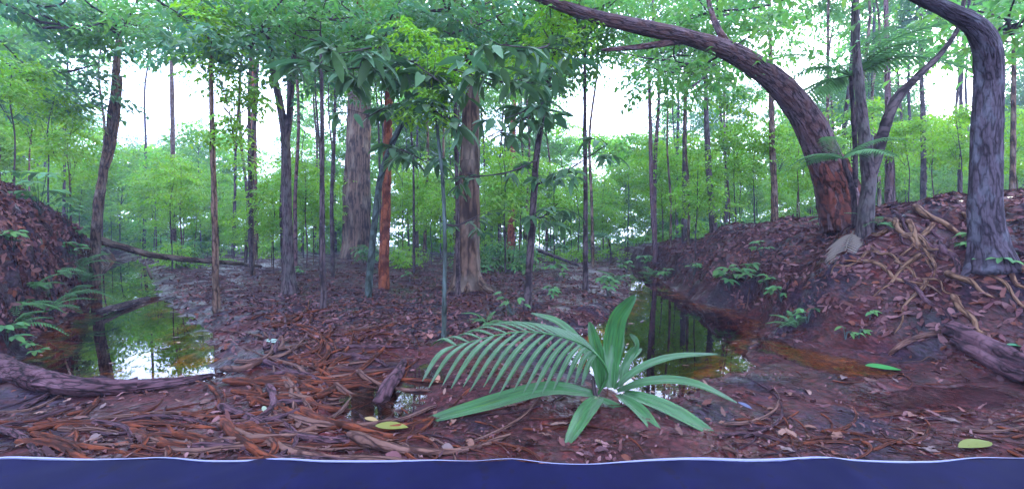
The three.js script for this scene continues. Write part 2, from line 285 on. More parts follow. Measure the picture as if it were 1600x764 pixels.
// ---------- trees that can be told apart: path given as photograph pixels and trunk width in pixels, at the depth where the base meets the ground ----------
function pxTree(name, label, bark, path, o = {}) {
  const base = o.d ? onGround((path[0][0] - 800) * K * o.d, o.d) : hit(path[0][0], path[0][1]), d0 = -base.z;
  const root = thing(name, label, 'tree', o.group, base);
  const P = path.map(([px, py, w, dd = 0], i) => { const d = d0 + dd; return [i ? atPx(px, py, d).sub(base) : V(0, -0.12, 0), w / 2 * K * d]; });
  const thick = P[0][1];
  part('trunk', tube(P.map((q) => q[0]), P.map((q) => q[1]), { seg: o.seg ?? 40, rad: thick > 0.12 ? 28 : 10, amp: o.amp ?? (thick > 0.12 ? 0.1 : 0.16), seed: path[0][0] % 17, flute: o.flute ?? 0 }), bark, root);
  if (o.forks) for (const f of o.forks) { const Q = f.map(([px, py, w, dd = 0]) => { const d = d0 + dd; return [atPx(px, py, d).sub(base), w / 2 * K * d]; }); part('limb', tube(Q.map((q) => q[0]), Q.map((q) => q[1]), { seg: 24, rad: 14, seed: f[0][1] % 13, amp: 0.12 }), bark, root); }
  if (o.buttress) for (const [a, len, hgt, r] of o.buttress) { const dir = V(Math.cos(a), 0, Math.sin(a)), e = base.clone().addScaledVector(dir, len); e.y = height(e.x, -e.z) - 0.06; const m = base.clone().addScaledVector(dir, len * 0.5); m.y = height(m.x, -m.z) + hgt * 0.22; part('buttress_root', tube([V(0, hgt, 0).addScaledVector(dir, thick * 0.35), m.sub(base), e.sub(base)], [r, r * 0.85, r * 0.3], { seg: 14, rad: 9, seed: len * 9, amp: 0.18 }), bark, root); }
  const top = P[P.length - 1];
  (o.crowns ?? [[0, 0.4, 0, 1]]).forEach(([x, y, z, s, kind = 'high'], i) => {
    const gsrc = kind === 'high' ? canopyCrowns : kind === 'cool' ? canopyCrowns : saplingCrowns, c = part('crown', gsrc[(path[0][0] + i) % gsrc.length], kind === 'high' ? M.leafHigh : kind === 'cool' ? M.leafCool : M.leafMid, root, 'stuff');
    c.position.copy(top[0]).add(V(x, y, z)); c.scale.setScalar(s); c.rotation.y = (path[0][0] * 1.7 + i) % 6.28;
    part('branches', limbs(path[0][0] + i, V(x, y, z).add(top[0]), 7, (kind === 'mid' ? 1 : 2.4) * s, (kind === 'mid' ? 1.4 : 1.3) * s, Math.min(0.06, top[1] * 0.6)), bark, root, 'stuff');
  });
  return root;
}
console.log('trees');
pxTree('leaning_tree', 'thick red-brown trunk leaning far left over the stream from the right bank', M.barkRed, [[1322, 352, 60], [1312, 315, 53], [1298, 268, 47], [1262, 190, 41, -0.2], [1215, 130, 35, -0.4], [1150, 85, 29, -0.6], [1080, 60, 23, -0.8], [1010, 44, 22, -1.0], [930, 26, 18, -1.2], [840, -6, 14, -1.4], [760, -50, 10, -1.5]], { seg: 90, amp: 0.09, flute: 0.04, forks: [[[1075, 60, 14, -0.8], [1010, 72, 9, -0.9], [940, 78, 5, -1.0]], [[1150, 86, 12, -0.6], [1120, 40, 9, -0.4], [1105, -10, 6, -0.2]]], crowns: [[-0.6, 0.9, 0.2, 0.75], [1.4, 1.2, -0.4, 0.7]] });
{ // flaking red bark low on the leaning trunk
  const t = scene.children.find((o) => o.name === 'leaning_tree'), b = t.position, d0 = -b.z, L = [[1323, 356, 60], [1312, 315, 56], [1303, 282, 50], [1290, 248, 44]];
  const f = part('flaking_bark', tube(L.map(([x, y], i) => i ? atPx(x, y, d0).sub(b) : V(0, -0.1, 0)), L.map(([, , w]) => w / 2 * K * d0), { seg: 40, rad: 36, amp: 0.2, seed: 5, flute: 0.03, freq: 2.2 }), M.barkFlake, t); f.userData.label = 'flaking rust-red bark around the foot';
}
pxTree('forked_tree', 'dark slender tree forking into a V right beside the leaning red trunk', M.barkDark, [[1352, 372, 24], [1354, 330, 21], [1358, 280, 19], [1352, 215, 16], [1345, 150, 14], [1340, 95, 12], [1338, 30, 10], [1334, -50, 8]], { forks: [[[1357, 290, 16], [1372, 240, 16], [1385, 195, 15], [1402, 155, 14], [1432, 122, 11], [1470, 85, 8], [1500, 40, 6], [1510, -20, 4]]], crowns: [[-0.5, 1.3, 0, 0.7, 'high']] });
pxTree('lichen_trunk_tree', 'stout grey lichened trunk at the right edge bending left at the top', M.barkLichen, [[1552, 412, 66], [1547, 385, 48], [1542, 340, 40], [1541, 270, 36], [1544, 190, 34], [1547, 120, 33], [1543, 75, 31, -0.1], [1526, 42, 27, -0.2], [1485, 18, 21, -0.3], [1420, -12, 15, -0.4], [1350, -50, 10, -0.5]], { seg: 70, buttress: [[-0.2, 0.4, 0.3, 0.07], [3.5, 0.35, 0.25, 0.06]], crowns: [[0.5, 0.8, 0, 0.75]] });
pxTree('fluted_trunk_tree', 'widest upright grey-brown fluted trunk left of the orange stem', M.barkGrey, [[557, 404, 52], [557, 385, 44], [557, 320, 41], [559, 250, 37], [561, 190, 33], [563, 110, 29], [565, 20, 24]], { seg: 60, flute: 0.09, crowns: [[0, 0.6, 0, 1.35], [2.4, 0.2, 1, 1.0], [-2.6, 0.6, 0.5, 1.0]] });
pxTree('buttressed_tree', 'thick mottled grey trunk with flared roots near the middle of the forest', M.barkGrey, [[730, 452, 58], [730, 425, 42], [731, 380, 37], [733, 310, 33], [735, 240, 30], [736, 170, 27], [738, 90, 24], [740, 20, 20]], { seg: 60, flute: 0.05, buttress: [[0.5, 0.9, 0.45, 0.12], [2.5, 0.7, 0.4, 0.1], [1.5, 0.6, 0.3, 0.1]], crowns: [[0, 0.5, 0, 1.0], [1.6, 0, -0.6, 0.8]] });
pxTree('orange_stem_tree', 'straight smooth orange-brown stem beside the fluted trunk', M.barkOrange, [[600, 452, 18], [600, 400, 15], [603, 320, 14], [605, 240, 13], [607, 150, 12], [608, 60, 10]], { crowns: [[0, 0.4, 0, 0.75]] });
pxTree('tilted_green_tree', 'slender blue-green lichened stem tilting right in front of the orange stem', M.barkGreen, [[574, 464, 13], [578, 420, 11], [586, 340, 10], [595, 275, 10], [614, 220, 9, -0.3], [640, 172, 8, -0.7], [655, 120, 6, -1.1]], { crowns: [[0, 0.2, 0.1, 0.001]] });
pxTree('purple_brown_tree', 'straight purple-brown trunk with swollen foot and a forked top, left of centre', M.barkDark, [[452, 456, 34], [450, 438, 19], [449, 380, 15], [447, 300, 14], [445, 215, 13], [436, 160, 11], [424, 100, 9], [418, 40, 7]], { forks: [[[446, 225, 10], [452, 180, 9], [456, 120, 8], [462, 50, 6]]], crowns: [[0, 0.5, 0, 0.9], [1.3, 0.3, -0.5, 0.8, 'cool']] });
pxTree('bank_tree', 'grey tree leaning right on the left bank with a second thin stem', M.barkGrey, [[146, 362, 14], [152, 320, 12], [162, 262, 11], [172, 190, 11], [180, 115, 9], [186, 40, 7]], { d: 11, forks: [[[163, 265, 8], [172, 240, 7], [181, 195, 6], [188, 120, 5]]], crowns: [[-0.8, 0.8, 0, 1.0]] });
const slim = [ // px path, bark, label
  [[[338, 486, 11], [336, 420, 9], [334, 320, 8], [331, 220, 7], [329, 120, 6], [329, 40, 5]], 'barkGrey', 'nearest slender grey stem standing right of the left pool', [[0, 0.3, 0, 0.6, 'mid'], [0.2, -1.4, -0.3, 0.6, 'mid']]],
  [[[505, 482, 10], [504, 420, 8], [503, 320, 7], [503, 220, 6], [502, 120, 5], [500, 50, 4]], 'barkDark', 'thin dark straight stem between the purple-brown and fluted trunks', [[0, 0.3, 0, 0.6, 'high']]],
  [[[693, 528, 9], [694, 470, 7], [695, 380, 6], [692, 290, 6], [684, 210, 5], [678, 160, 4]], 'barkGreen', 'very thin green-grey sapling left of the mottled trunk, nearest the mud', [[0, 0.2, 0, 0.5, 'mid']]],
  [[[716, 462, 9], [715, 400, 7], [714, 300, 6], [712, 210, 6], [711, 100, 5], [710, 30, 4]], 'barkDark', 'thin dark stem touching the left side of the mottled trunk', [[0, 0.3, 0, 0.6, 'high']]],
  [[[824, 484, 14], [827, 420, 12], [833, 330, 11], [838, 250, 10], [848, 180, 9, -0.2], [858, 120, 7, -0.4], [866, 60, 5, -0.6]], 'barkDark', 'dark leaning stem with big drooping leaves behind the foreground palm', [[0, 0.3, 0, 0.6, 'mid']]],
  [[[915, 452, 10], [915, 400, 8], [915, 300, 7], [914, 210, 6], [914, 120, 5], [913, 40, 5]], 'barkDark', 'straight dark stem right of centre by the far stream mouth', [[0, 0.3, 0, 0.7, 'high']]],
  [[[1026, 408, 9], [1023, 370, 8], [1019, 300, 7], [1017, 220, 6], [1015, 130, 5], [1012, 50, 4]], 'barkRed', 'slim brown stem on the right bank just above the stream bend', [[0, 0.3, 0, 0.8, 'high']]],
  [[[798, 404, 13], [799, 340, 11], [800, 260, 10], [803, 160, 8], [805, 60, 6]], 'barkOrange', 'reddish trunk standing far back just right of the mottled trunk', [[0, 0.3, 0, 1.2, 'high']]],
  [[[398, 396, 10], [397, 330, 9], [396, 260, 8], [396, 160, 7], [394, 60, 5]], 'barkOrange', 'reddish trunk far back left of the purple-brown trunk', [[0, 0.3, 0, 1.2, 'cool']]],
  [[[270, 398, 8], [270, 330, 7], [269, 240, 6], [268, 150, 6], [266, 60, 4]], 'barkGrey', 'pale thin trunk far behind the fallen log on the left', [[0, 1.3, 0, 1.1, 'cool']]],
  [[[1116, 362, 12], [1112, 320, 10], [1107, 250, 9], [1104, 170, 7], [1103, 80, 5]], 'barkDark', 'dark trunk on top of the right bank, left of the pale one', [[0, 0.3, 0, 0.9, 'high']]],
  [[[1070, 378, 9], [1070, 330, 8], [1070, 250, 7], [1071, 160, 6], [1071, 70, 4]], 'barkDark', 'thin dark trunk at the left end of the right bank crest', [[0, 0.3, 0, 0.9, 'cool']]],
  [[[1212, 345, 11], [1210, 290, 9], [1207, 210, 8], [1206, 140, 7], [1204, 50, 5], [1203, -30, 4]], 'barkGrey', 'pale thin trunk left of the leaning red trunk', [[-0.4, 1.0, 0, 0.7, 'cool']]],
  [[[1392, 318, 13], [1391, 270, 11], [1390, 220, 10], [1388, 120, 8], [1386, 30, 6], [1385, -50, 5]], 'barkRed', 'brown trunk just right of the forked dark tree', [[-0.4, 2.0, 0, 0.7, 'cool']], 11.5],
  [[[1443, 306, 8], [1444, 250, 7], [1443, 170, 6], [1440, 90, 5], [1439, 30, 4], [1438, -50, 3]], 'barkDark', 'thin dark trunk below the bright sun gap', [[-0.5, 2.2, 0, 0.7, 'high']], 12.5],
  [[[1582, 318, 8], [1584, 260, 7], [1585, 170, 6], [1586, 60, 5]], 'barkGrey', 'thin trunk farthest right behind the lichened trunk', [[0, 0.4, 0, 0.8, 'high']], 10],
];
slim.forEach(([p, b, l, c, d]) => pxTree('slender_tree', l, M[b], p, { d, crowns: c, seg: 36, group: 'slender trees' }));
console.log('saplings');
// ---------- background trees: six protos, copied ----------
const gaps = [[225, 155, 95, 58], [400, 165, 55, 62], [950, 150, 72, 62], [1230, 95, 85, 48], [1490, 115, 85, 62], [780, 190, 30, 30], [1180, 190, 30, 30]];
const inGap = (p, s = 1) => { const d = -p.z, px = 800 + p.x / (K * d), py = 382 - (p.y - EYE) / (K * d); return gaps.some(([x, y, a, b]) => ((px - x) / (a * s)) ** 2 + ((py - y) / (b * s)) ** 2 < 1); };
function proto(kind, i) {
  const r = rng(900 + i + kind.length * 50), root = new THREE.Group(), H = kind === 'tall' ? 9 : 4.2, w = kind === 'tall' ? 0.05 : 0.024;
  const pts = [0, 0.25, 0.5, 0.75, 1].map((t) => V(rr(-1, 1, r) * 0.035 * H * t, -0.15 + H * t, rr(-1, 1, r) * 0.035 * H * t));
  part('trunk', tube(pts, [w * 1.25, w, w * 0.85, w * 0.7, w * 0.35], { seg: 18, rad: 7, seed: i + 3 }), pick([M.barkDark, M.barkGrey, M.barkDark, M.barkLichen, M.barkRed, M.barkGrey], () => (i % 6) / 6), root);
  const c = part('crown', kind === 'tall' ? canopyCrowns[i % 5] : saplingCrowns[i % 6], kind === 'tall' ? (i % 2 ? M.leafHigh : M.leafCool) : M.leafMid, root, 'stuff');
  c.position.copy(pts[4]); c.rotation.y = i; if (kind !== 'tall') c.position.y -= 1.0;
  part('branches', limbs(i + 60, c.position.clone(), kind === 'tall' ? 8 : 6, kind === 'tall' ? 2.2 : 0.9, kind === 'tall' ? 1.2 : 1.3, w * 0.4), M.barkDark, root, 'stuff');
  return root;
}
const talls = [0, 1, 2, 3, 4, 5].map((i) => proto('tall', i)), saps = [0, 1, 2, 3, 4, 5, 6, 7].map((i) => proto('sap', i));
function plantTree(src, name, label, group, x, d, s, turn) {
  const o = src.clone(); o.name = numbered(name); o.position.copy(onGround(x, d)); o.scale.setScalar(s); o.rotation.y = turn; scene.add(o);
  return tag(o, label, 'tree', group);
}
const clearAt = (x, d) => pools.every((P) => inside(P, x, d) < -0.3);
{
  const r = rng(31); let n = 0;
  for (let t = 0; t < 2500 && n < 80; t++) {
    const px = rr(-160, 1760, r), d = rr(12, 34, r), x = (px - 800) * K * d; if (!clearAt(x, d)) continue;
    if (d < 24 && px > 525 && px < 595) continue;
    const s = rr(0.75, 1.5, r) * (0.75 + d / 60), top = onGround(x, d); top.y += 9 * s;
    const py = 382 - (top.y - EYE) / (K * d); if (py < -190 || py > 190 || inGap(top, 1.75) || (px > 1160 && px < 1560 && py > -60 && d < 22)) continue;
    plantTree(pick(talls, r), 'tall_forest_tree', 'thin tall tree of the hazy background, its leafy crown in the upper canopy', 'tall thin trees of the background forest', x, d, s, r() * 6.28); n++;
  }
  n = 0;
  for (let t = 0; t < 2500 && n < 120; t++) {
    const px = rr(-140, 1740, r), d = rr(27, 50, r), x = (px - 800) * K * d, s = rr(0.85, 1.5, r), top = onGround(x, d); top.y += 9 * s;
    const py = 382 - (top.y - EYE) / (K * d); if (py < 90 || py > 250 || inGap(top, 1.35)) continue;
    plantTree(pick(talls, r), 'tall_forest_tree', 'thin tall tree of the hazy background', 'tall thin trees of the background forest', x, d, s, r() * 6.28); n++;
  }
  n = 0;
  for (let t = 0; t < 900 && n < 190; t++) {
    const px = rr(-120, 1720, r), d = Math.pow(r(), 0.8) * 24 + 9.5, x = (px - 800) * K * d; if (!clearAt(x, d)) continue;
    const s = rr(0.45, 1.15, r) * (0.7 + d / 50), top = onGround(x, d); top.y += 3.2 * s;
    if (inGap(top, 1.15) || (d < 24 && px > 515 && px < 605) || (d < 13 && px > 480 && px < 1000)) continue;
    plantTree(pick(saps, r), 'understory_sapling', 'bright green sapling of the crowded understory behind the trunks', 'saplings of the background understory', x, d, s, r() * 6.28); n++;
  }
}
// unseen trees added beside and behind the camera, their crowns shading the foreground
[[-7.5, 1.5], [-3.2, -3.5], [1.2, -5.5], [5.6, -2.2], [7.4, 1.2], [-6, -7], [-1, -10], [5, -8], [-10.5, -2.5], [10.5, -3], [-2, 0.8], [2.6, -0.6], [-5, -1], [8, -6], [-9, -9], [2, -13], [-4.6, 3.2], [4.4, 3]].forEach(([x, d], i) => { const h = onGround(x, d); plantTree(talls[i % 6], 'added_shade_tree', `${['first', 'second', 'third', 'fourth', 'fifth', 'sixth', 'seventh', 'eighth', 'ninth', 'tenth', 'eleventh', 'twelfth', 'thirteenth', 'fourteenth', 'fifteenth', 'sixteenth', 'seventeenth', 'eighteenth'][i]} added unseen tree around the viewpoint, crown shading the foreground`, 'added shade trees around the viewpoint', x, d, 0.95, i * 1.3); });
[[20, 8.6, 0.62], [75, 10, 0.7], [-30, 7.8, 0.55], [110, 11.5, 0.7], [45, 12.5, 0.95], [1590, 10.5, 0.6], [1500, 11, 0.62], [1460, 12.5, 0.7], [1420, 10.8, 0.55], [1180, 11.5, 0.6], [1150, 13, 0.7], [1250, 12.5, 0.7]].forEach(([px, d, s], i) => plantTree(saps[(i * 3) % 8], 'understory_sapling', 'bright leafy sapling', 'saplings of the background understory', (px - 800) * K * d, d, s, i * 2.1));
// ---------- far forest: one mass of leaf clumps ----------
{
  const r = rng(77), n = 4600, m = new THREE.InstancedMesh(crownGeo(400, { n: 26, rx: 0.75, ry: 0.6, per: 8, L: 0.24, lobes: 4 }), M.leafMid, n), o = new THREE.Object3D(), c = new THREE.Color();
  let k = 0;
  for (let t = 0; t < 60000 && k < n; t++) {
    const d = rr(30, 62, r), px = rr(-250, 1850, r), x = (px - 800) * K * d, y0 = height(x, d), hgt = Math.pow(r(), 1.1) * 21 * (0.7 + 0.5 * N3(px * 0.006, 2, d * 0.02));
    o.position.set(x, y0 + hgt, -d); if (inGap(o.position, 1.15) && hgt > 3) continue;
    if (N3(x * 0.16, hgt * 0.2, d * 0.16) < -0.12 + hgt * 0.017) continue;
    o.rotation.set(rr(-0.3, 0.3, r), r() * 6.28, 0); o.scale.setScalar(rr(0.8, 1.9, r)); o.updateMatrix(); m.setMatrixAt(k, o.matrix);
    const g = rr(0.7, 1.2, r); c.setRGB(g * rr(0.75, 1.05, r), g, g * rr(0.9, 1.4, r)); m.setColorAt(k, c); k++;
  }
  m.count = k; m.name = 'distant_forest'; m.userData.kind = 'stuff'; m.castShadow = m.receiveShadow = true;
  tag(m, 'hazy mass of far green foliage filling the forest behind all the trunks', 'forest'); scene.add(m);
}
console.log('near leaves');
// ---------- leafy boughs with large leaves close to the camera ----------
function bough(label, path, sprays, seed, L, group) {
  const r = rng(seed), P = path.map(([px, py, d]) => atPx(px, py, d)), root = thing('leafy_bough', label, 'branch', group, P[0]);
  const cur = new THREE.CatmullRomCurve3(P), B = leafBuf(); const gs = [tube(P.map((p) => p.clone().sub(P[0])), [0.018, 0.013, 0.006], { seg: 20, rad: 6, seed, cap: false })];
  for (let i = 0; i < sprays; i++) {
    const t = 0.12 + 0.88 * (i + r()) / sprays, p = cur.getPoint(Math.min(1, t)), a = r() * 6.28, dir = V(Math.cos(a), rr(-0.5, 0.35, r), Math.sin(a) * 0.8).normalize(), len = rr(0.25, 0.6, r), e = p.clone().addScaledVector(dir, len);
    const m = p.clone().lerp(e, 0.5).add(V(0, 0.05, 0)); gs.push(tube([p, m, e].map((q) => q.clone().sub(P[0])), [0.006, 0.004, 0.002], { seg: 6, rad: 4, seed: i, cap: false }));
    const nl = 5 + Math.floor(r() * 4);
    for (let k = 0; k < nl; k++) { const q = p.clone().lerp(e, 0.35 + 0.65 * k / nl), b = k / nl * 6.28 + r(), ld = dir.clone().multiplyScalar(0.5).add(V(Math.cos(b), rr(-0.75, 0.1, r), Math.sin(b))); leaf(B, q.sub(P[0]), ld, V(rr(-0.5, 0.5, r), 1, rr(-0.5, 0.5, r)), L * rr(0.6, 1.2, r), L * rr(0.24, 0.36, r), rr(0.08, 0.3, r), tint(r, 0.25), rr(0.1, 0.4, r), true); }
  }
  part('twigs', mergeGeometries(gs), M.barkDark, root, 'stuff'); part('leaves', leafGeo(B, true), M.leafBig, root, 'stuff');
}
bough('large dark leaves hanging in front of the top of the fluted trunk', [[655, 120, 7.2], [590, 105, 5.6], [505, 112, 4.6]], 13, 71, 0.36);
bough('big-leaved bough fanning out above the orange stem', [[650, 130, 7.2], [655, 150, 5.8], [700, 190, 5.0]], 12, 72, 0.34);
bough('drooping large leaves beside the tilted blue-green stem, at mid height', [[606, 240, 7.6], [630, 235, 6.4], [668, 255, 5.8]], 8, 73, 0.32);
bough('leafy bough crossing in front of the mottled trunk top', [[858, 120, 7.0], [800, 130, 5.6], [690, 105, 4.8]], 14, 74, 0.34);
bough('large leaves around the upper part of the dark leaning stem', [[856, 130, 7.0], [850, 160, 6.0], [790, 185, 5.4]], 9, 75, 0.32);
bough('long thin bough reaching left with sparse leaves in front of the mottled trunk', [[838, 250, 7.3], [790, 270, 6.6], [695, 280, 6.3]], 6, 76, 0.26);
bough('long thin bough reaching right with a tuft of drooping leaves at its tip', [[835, 290, 7.3], [880, 270, 6.6], [950, 225, 6.0]], 7, 77, 0.3);
bough('leaves on the lower dark leaning stem', [[832, 330, 7.4], [845, 340, 6.9], [872, 318, 6.6]], 7, 78, 0.28);
bough('high bough of large leaves near the top right of centre', [[866, 60, 6.8], [845, 75, 5.4], [780, 70, 4.4]], 9, 79, 0.32);
bough('dark large leaves at the top left of the fluted trunk, highest cluster', [[655, 110, 7.0], [600, 75, 5.4], [520, 85, 4.7]], 11, 171, 0.34);
bough('large leaves hanging between the fluted and mottled trunks, high up', [[650, 130, 7.2], [640, 95, 5.6], [690, 130, 5.0]], 11, 172, 0.34);
bough('large leaves in front of the orange stem top', [[640, 172, 7.6], [610, 165, 6.0], [570, 185, 5.4]], 9, 173, 0.32);
bough('large leaves left of the dark leaning stem, above the long thin boughs', [[850, 170, 7.0], [810, 190, 6.0], [760, 215, 5.6]], 8, 174, 0.28);
bough('small leafy twig low on the thin green-grey sapling', [[693, 350, 6.2], [715, 352, 5.9], [742, 340, 5.7]], 4, 80, 0.24);
// overhead canopy along the top of the picture: leafy boughs of small leaves
{
  const r = rng(55);
  const spots = [[60, 30], [180, 45], [300, 25], [390, 60], [480, 40], [600, 60], [700, 35], [820, 60], [900, 40], [1000, 95], [1080, 120], [1120, 30], [1300, 30], [1390, 60], [1580, 40], [40, 110], [130, 95], [330, 95], [1060, 170], [960, 70]];
  spots.forEach(([px, py], i) => {
    if (gaps.slice(0, 5).some(([x, y, a, b]) => ((px - x) / (a + 60)) ** 2 + ((py - y) / (b + 30)) ** 2 < 1)) return;
    const d = rr(7.5, 11, r), c = atPx(px, py, d), root = thing('canopy_bough', 'broad bough of small leaves hanging in the canopy overhead', 'branch', 'small-leaved canopy boughs overhead', c);
    const m = part('crown', boughCrowns[i % 4], i % 3 ? M.leafHigh : M.leafCool, root, 'stuff'); m.rotation.y = r() * 6.28; m.scale.setScalar(rr(0.75, 1.0, r));
    part('branches', limbs(500 + i, V(0, 0.3, 0), 7, 1.8, 0.7, 0.03), M.barkDark, root, 'stuff');
  });
}
// ---------- blades and fronds ----------
function blade(pts, w, o = {}) { // a strap leaf with a keel, widest in the middle, real thickness too small to show
  const { n = 14, fold = 0.25, face = V(0, 0.6, 0.8), shape = 0.5 } = o, c = new THREE.CatmullRomCurve3(pts), pos = [], idx = [], uv = [], T = V(), S = V(), U = V();
  for (let i = 0; i <= n; i++) {
    const t = i / n, p = c.getPoint(t); c.getTangent(t, T); S.crossVectors(T, face).normalize(); U.crossVectors(S, T).normalize();
    const h = w / 2 * Math.pow(Math.max(0.0, Math.sin(Math.PI * (0.06 + 0.93 * t))), shape) * (1 + 0.03 * N3(t * 9, w * 50, 0));
    for (const k of [-1, -0.5, 0, 0.5, 1]) { const q = p.clone().addScaledVector(S, k * h).addScaledVector(U, Math.abs(k) * h * fold * 2 + (Math.abs(k) === 0.5 ? 0.12 * h : 0)); pos.push(q.x, q.y, q.z); uv.push(k, t); }
  }
  for (let i = 0; i < n; i++) for (let k = 0; k < 4; k++) { const a = i * 5 + k; idx.push(a, a + 1, a + 5, a + 1, a + 6, a + 5); }
  return geom(pos, idx, uv, null, true);
}
{
  const b = hit(935, 628), d0 = -b.z, root = thing('foreground_palm', 'green understory palm with one feathered frond and long strap leaves, in the foreground', 'palm', null, b);
  const L = (l) => l.map(([x, y, d]) => atPx(x, y, d0 + d).sub(b));
  const straps = [
    [[[955, 606, 0], [956, 560, 0.1], [966, 500, 0.1], [993, 462, 0]], 30, [-0.3, 0.2, 1]], [[[938, 606, 0], [932, 555, 0], [921, 503, 0]], 22, [0.2, 0, 1]],
    [[[945, 606, 0.1], [908, 540, 0.3], [872, 505, 0.45], [830, 490, 0.5]], 17, [0.2, 0.8, 0.6]], [[[968, 606, 0], [978, 565, 0.1], [992, 538, 0.1], [984, 522, 0]], 16, [0.5, 0.4, 1]],
    [[[960, 608, 0], [1000, 578, 0], [1050, 560, 0], [1122, 554, -0.1]], 15, [0, 0.9, 0.4]], [[[965, 612, 0], [1020, 597, -0.05], [1080, 600, -0.1], [1152, 630, -0.15]], 17, [0, 0.9, 0.5]],
    [[[932, 618, 0], [860, 610, -0.1], [760, 634, -0.2], [655, 662, -0.3]], 26, [0, 0.9, 0.6]], [[[938, 622, 0], [916, 646, -0.3], [884, 698, -0.65]], 24, [0, 0.9, 0.5]],
    [[[965, 618, 0], [1000, 645, -0.3], [1038, 693, -0.6]], 21, [0, 0.9, 0.5]], [[[975, 615, 0], [1040, 640, -0.25], [1122, 684, -0.55]], 26, [0, 0.9, 0.5]],
    [[[930, 622, 0], [958, 635, -0.1], [988, 650, -0.25]], 14, [0, 0.9, 0.4]], [[[950, 606, 0], [944, 560, 0.2], [958, 528, 0.3]], 14, [0.4, 0, 1]], [[[958, 600, 0.1], [985, 560, 0.3], [1003, 545, 0.4]], 12, [-0.4, 0.3, 1]], [[[940, 602, 0], [965, 560, 0.15], [975, 515, 0.2]], 12, [0.3, 0, 1]],
  ];
  for (const [p, w, f] of straps) { const m = part('strap_leaf', blade(L(p), w * K * d0, { n: 18, face: V(...f) }), M.leafPalm, root); }
  part('stem', tube([V(0, -0.06, 0), ...L([[930, 612, 0], [926, 588, 0]])], [0.026, 0.02, 0.012], { seg: 8, rad: 8 }), M.barkDark, root);
  const rach = L([[935, 615, 0], [950, 585, -0.05], [925, 548, -0.1], [880, 527, -0.15], [810, 519, -0.2], [712, 540, -0.3]]), rc = new THREE.CatmullRomCurve3(rach), fr = new THREE.Group(); fr.name = 'feather_frond'; root.add(fr);
  part('rachis', tube(rach, [0.012, 0.009, 0.005], { seg: 24, rad: 6, cap: false }), M.leafPalm, fr);
  const r = rng(5);
  for (let i = 0; i < 17; i++) {
    const t = 0.36 + 0.64 * i / 16, p = rc.getPoint(t), T = rc.getTangent(t), len = (0.2 + 0.36 * Math.sin(Math.PI * (0.15 + 0.75 * (i / 16)))) * rr(0.92, 1.08, r), w = rr(0.036, 0.046, r);
    const dn = V(-0.18 - 0.012 * i, -0.62, 0.55).normalize(), e = p.clone().addScaledVector(T, len * 0.32).addScaledVector(dn, len * 0.9), m = p.clone().lerp(e, 0.45).add(V(-0.01, 0.045, 0.03));
    part('leaflet', blade([p, m, e], w, { n: 8, face: V(-0.3, 0.8, 0.7), shape: 0.55 }), M.leafPalm, fr);
    const up = V(-0.35, -0.1, -0.8).normalize(), e2 = p.clone().addScaledVector(T, len * 0.5).addScaledVector(up, len * 0.6), m2 = p.clone().lerp(e2, 0.5).add(V(0, 0.05, 0));
    part('leaflet', blade([p, m2, e2], w * 0.9, { n: 8, face: V(-0.1, 1, 0.2), shape: 0.55 }), M.leafPalm, fr);
  }
}
function frondGeo(len, n, ll, droop, seed, w = 0.03) { // a feathered frond along +z, drooping
  const r = rng(seed), c = new THREE.CatmullRomCurve3([0, 0.3, 0.65, 1].map((t) => V(0, len * (0.5 * t - droop * t * t), len * t))), gs = [tube([0, 0.5, 1].map((t) => c.getPoint(t)), [0.012 * len, 0.008 * len, 0.003 * len], { seg: 8, rad: 4, cap: false })];
  for (let i = 0; i < n; i++) for (const s of [-1, 1]) { const t = 0.18 + 0.82 * i / (n - 1), p = c.getPoint(t), l = ll * Math.sin(Math.PI * (0.2 + 0.72 * t)) * rr(0.85, 1.1, r), e = p.clone().add(V(s * l * 0.8, -l * 0.35, l * 0.5)), m = p.clone().lerp(e, 0.5).add(V(0, 0.08 * l, 0)); gs.push(blade([p, m, e], w, { n: 4, face: V(0, 1, 0.1), shape: 0.6 })); }
  return mergeGeometries(gs.map((g) => { g = g.clone(); g.deleteAttribute('uv'); const k = new Float32Array(g.attributes.position.count * 3).fill(1); g.setAttribute('color', new THREE.BufferAttribute(k, 3)); return g; }));
}
const fronds = [0, 1, 2].map((i) => frondGeo(1, 20, 0.3, 0.55 + 0.12 * i, 60 + i));
const fernFronds = [0, 1].map((i) => frondGeo(1, 16, 0.22, 0.6 + 0.2 * i, 80 + i, 0.035));
function rosette(name, label, cat, group, pos, n, size, srcs, mat, seed, part_name, lift = 0.3) {
  const r = rng(seed), root = thing(name, label, cat, group, pos);
  for (let i = 0; i < n; i++) { const m = part(part_name, srcs[i % srcs.length], mat, root); m.rotation.order = 'YXZ'; m.rotation.y = i / n * 6.283 + rr(-0.3, 0.3, r); m.rotation.x = -rr(-0.1, lift, r); m.scale.setScalar(size * rr(0.75, 1.15, r)); }
  return root;
}
const palmAt = (label, bx, by, cx, cy, n, size, seed, dd = 0) => {
  const b = hit(bx, by), c = atPx(cx, cy, -b.z + dd), p = rosette('understory_palm', label, 'palm', null, c, n, size, fronds, M.leafFern, seed, 'frond', 0.5);
  part('stem', tube([b.clone().sub(c).add(V(0, -0.1, 0)), b.clone().lerp(c, 0.5).sub(c).add(V(0.05, 0, 0)), V(0, 0, 0)], [0.045, 0.035, 0.03], { seg: 14, rad: 8 }), M.barkDark, p);
};
palmAt('feathery palm crown arching around the lower leaning red trunk', 1338, 350, 1318, 248, 7, 0.75, 1, -0.5);
palmAt('tall palm with dark feathered fronds above the forked tree', 1335, 340, 1330, 118, 13, 1.25, 2, -0.9);
palmAt('small palm in the hazy middle distance left of the right bank', 955, 412, 950, 372, 8, 1.3, 3);
palmAt('low palm behind the fallen log on the left', 285, 408, 284, 388, 8, 1.1, 4);
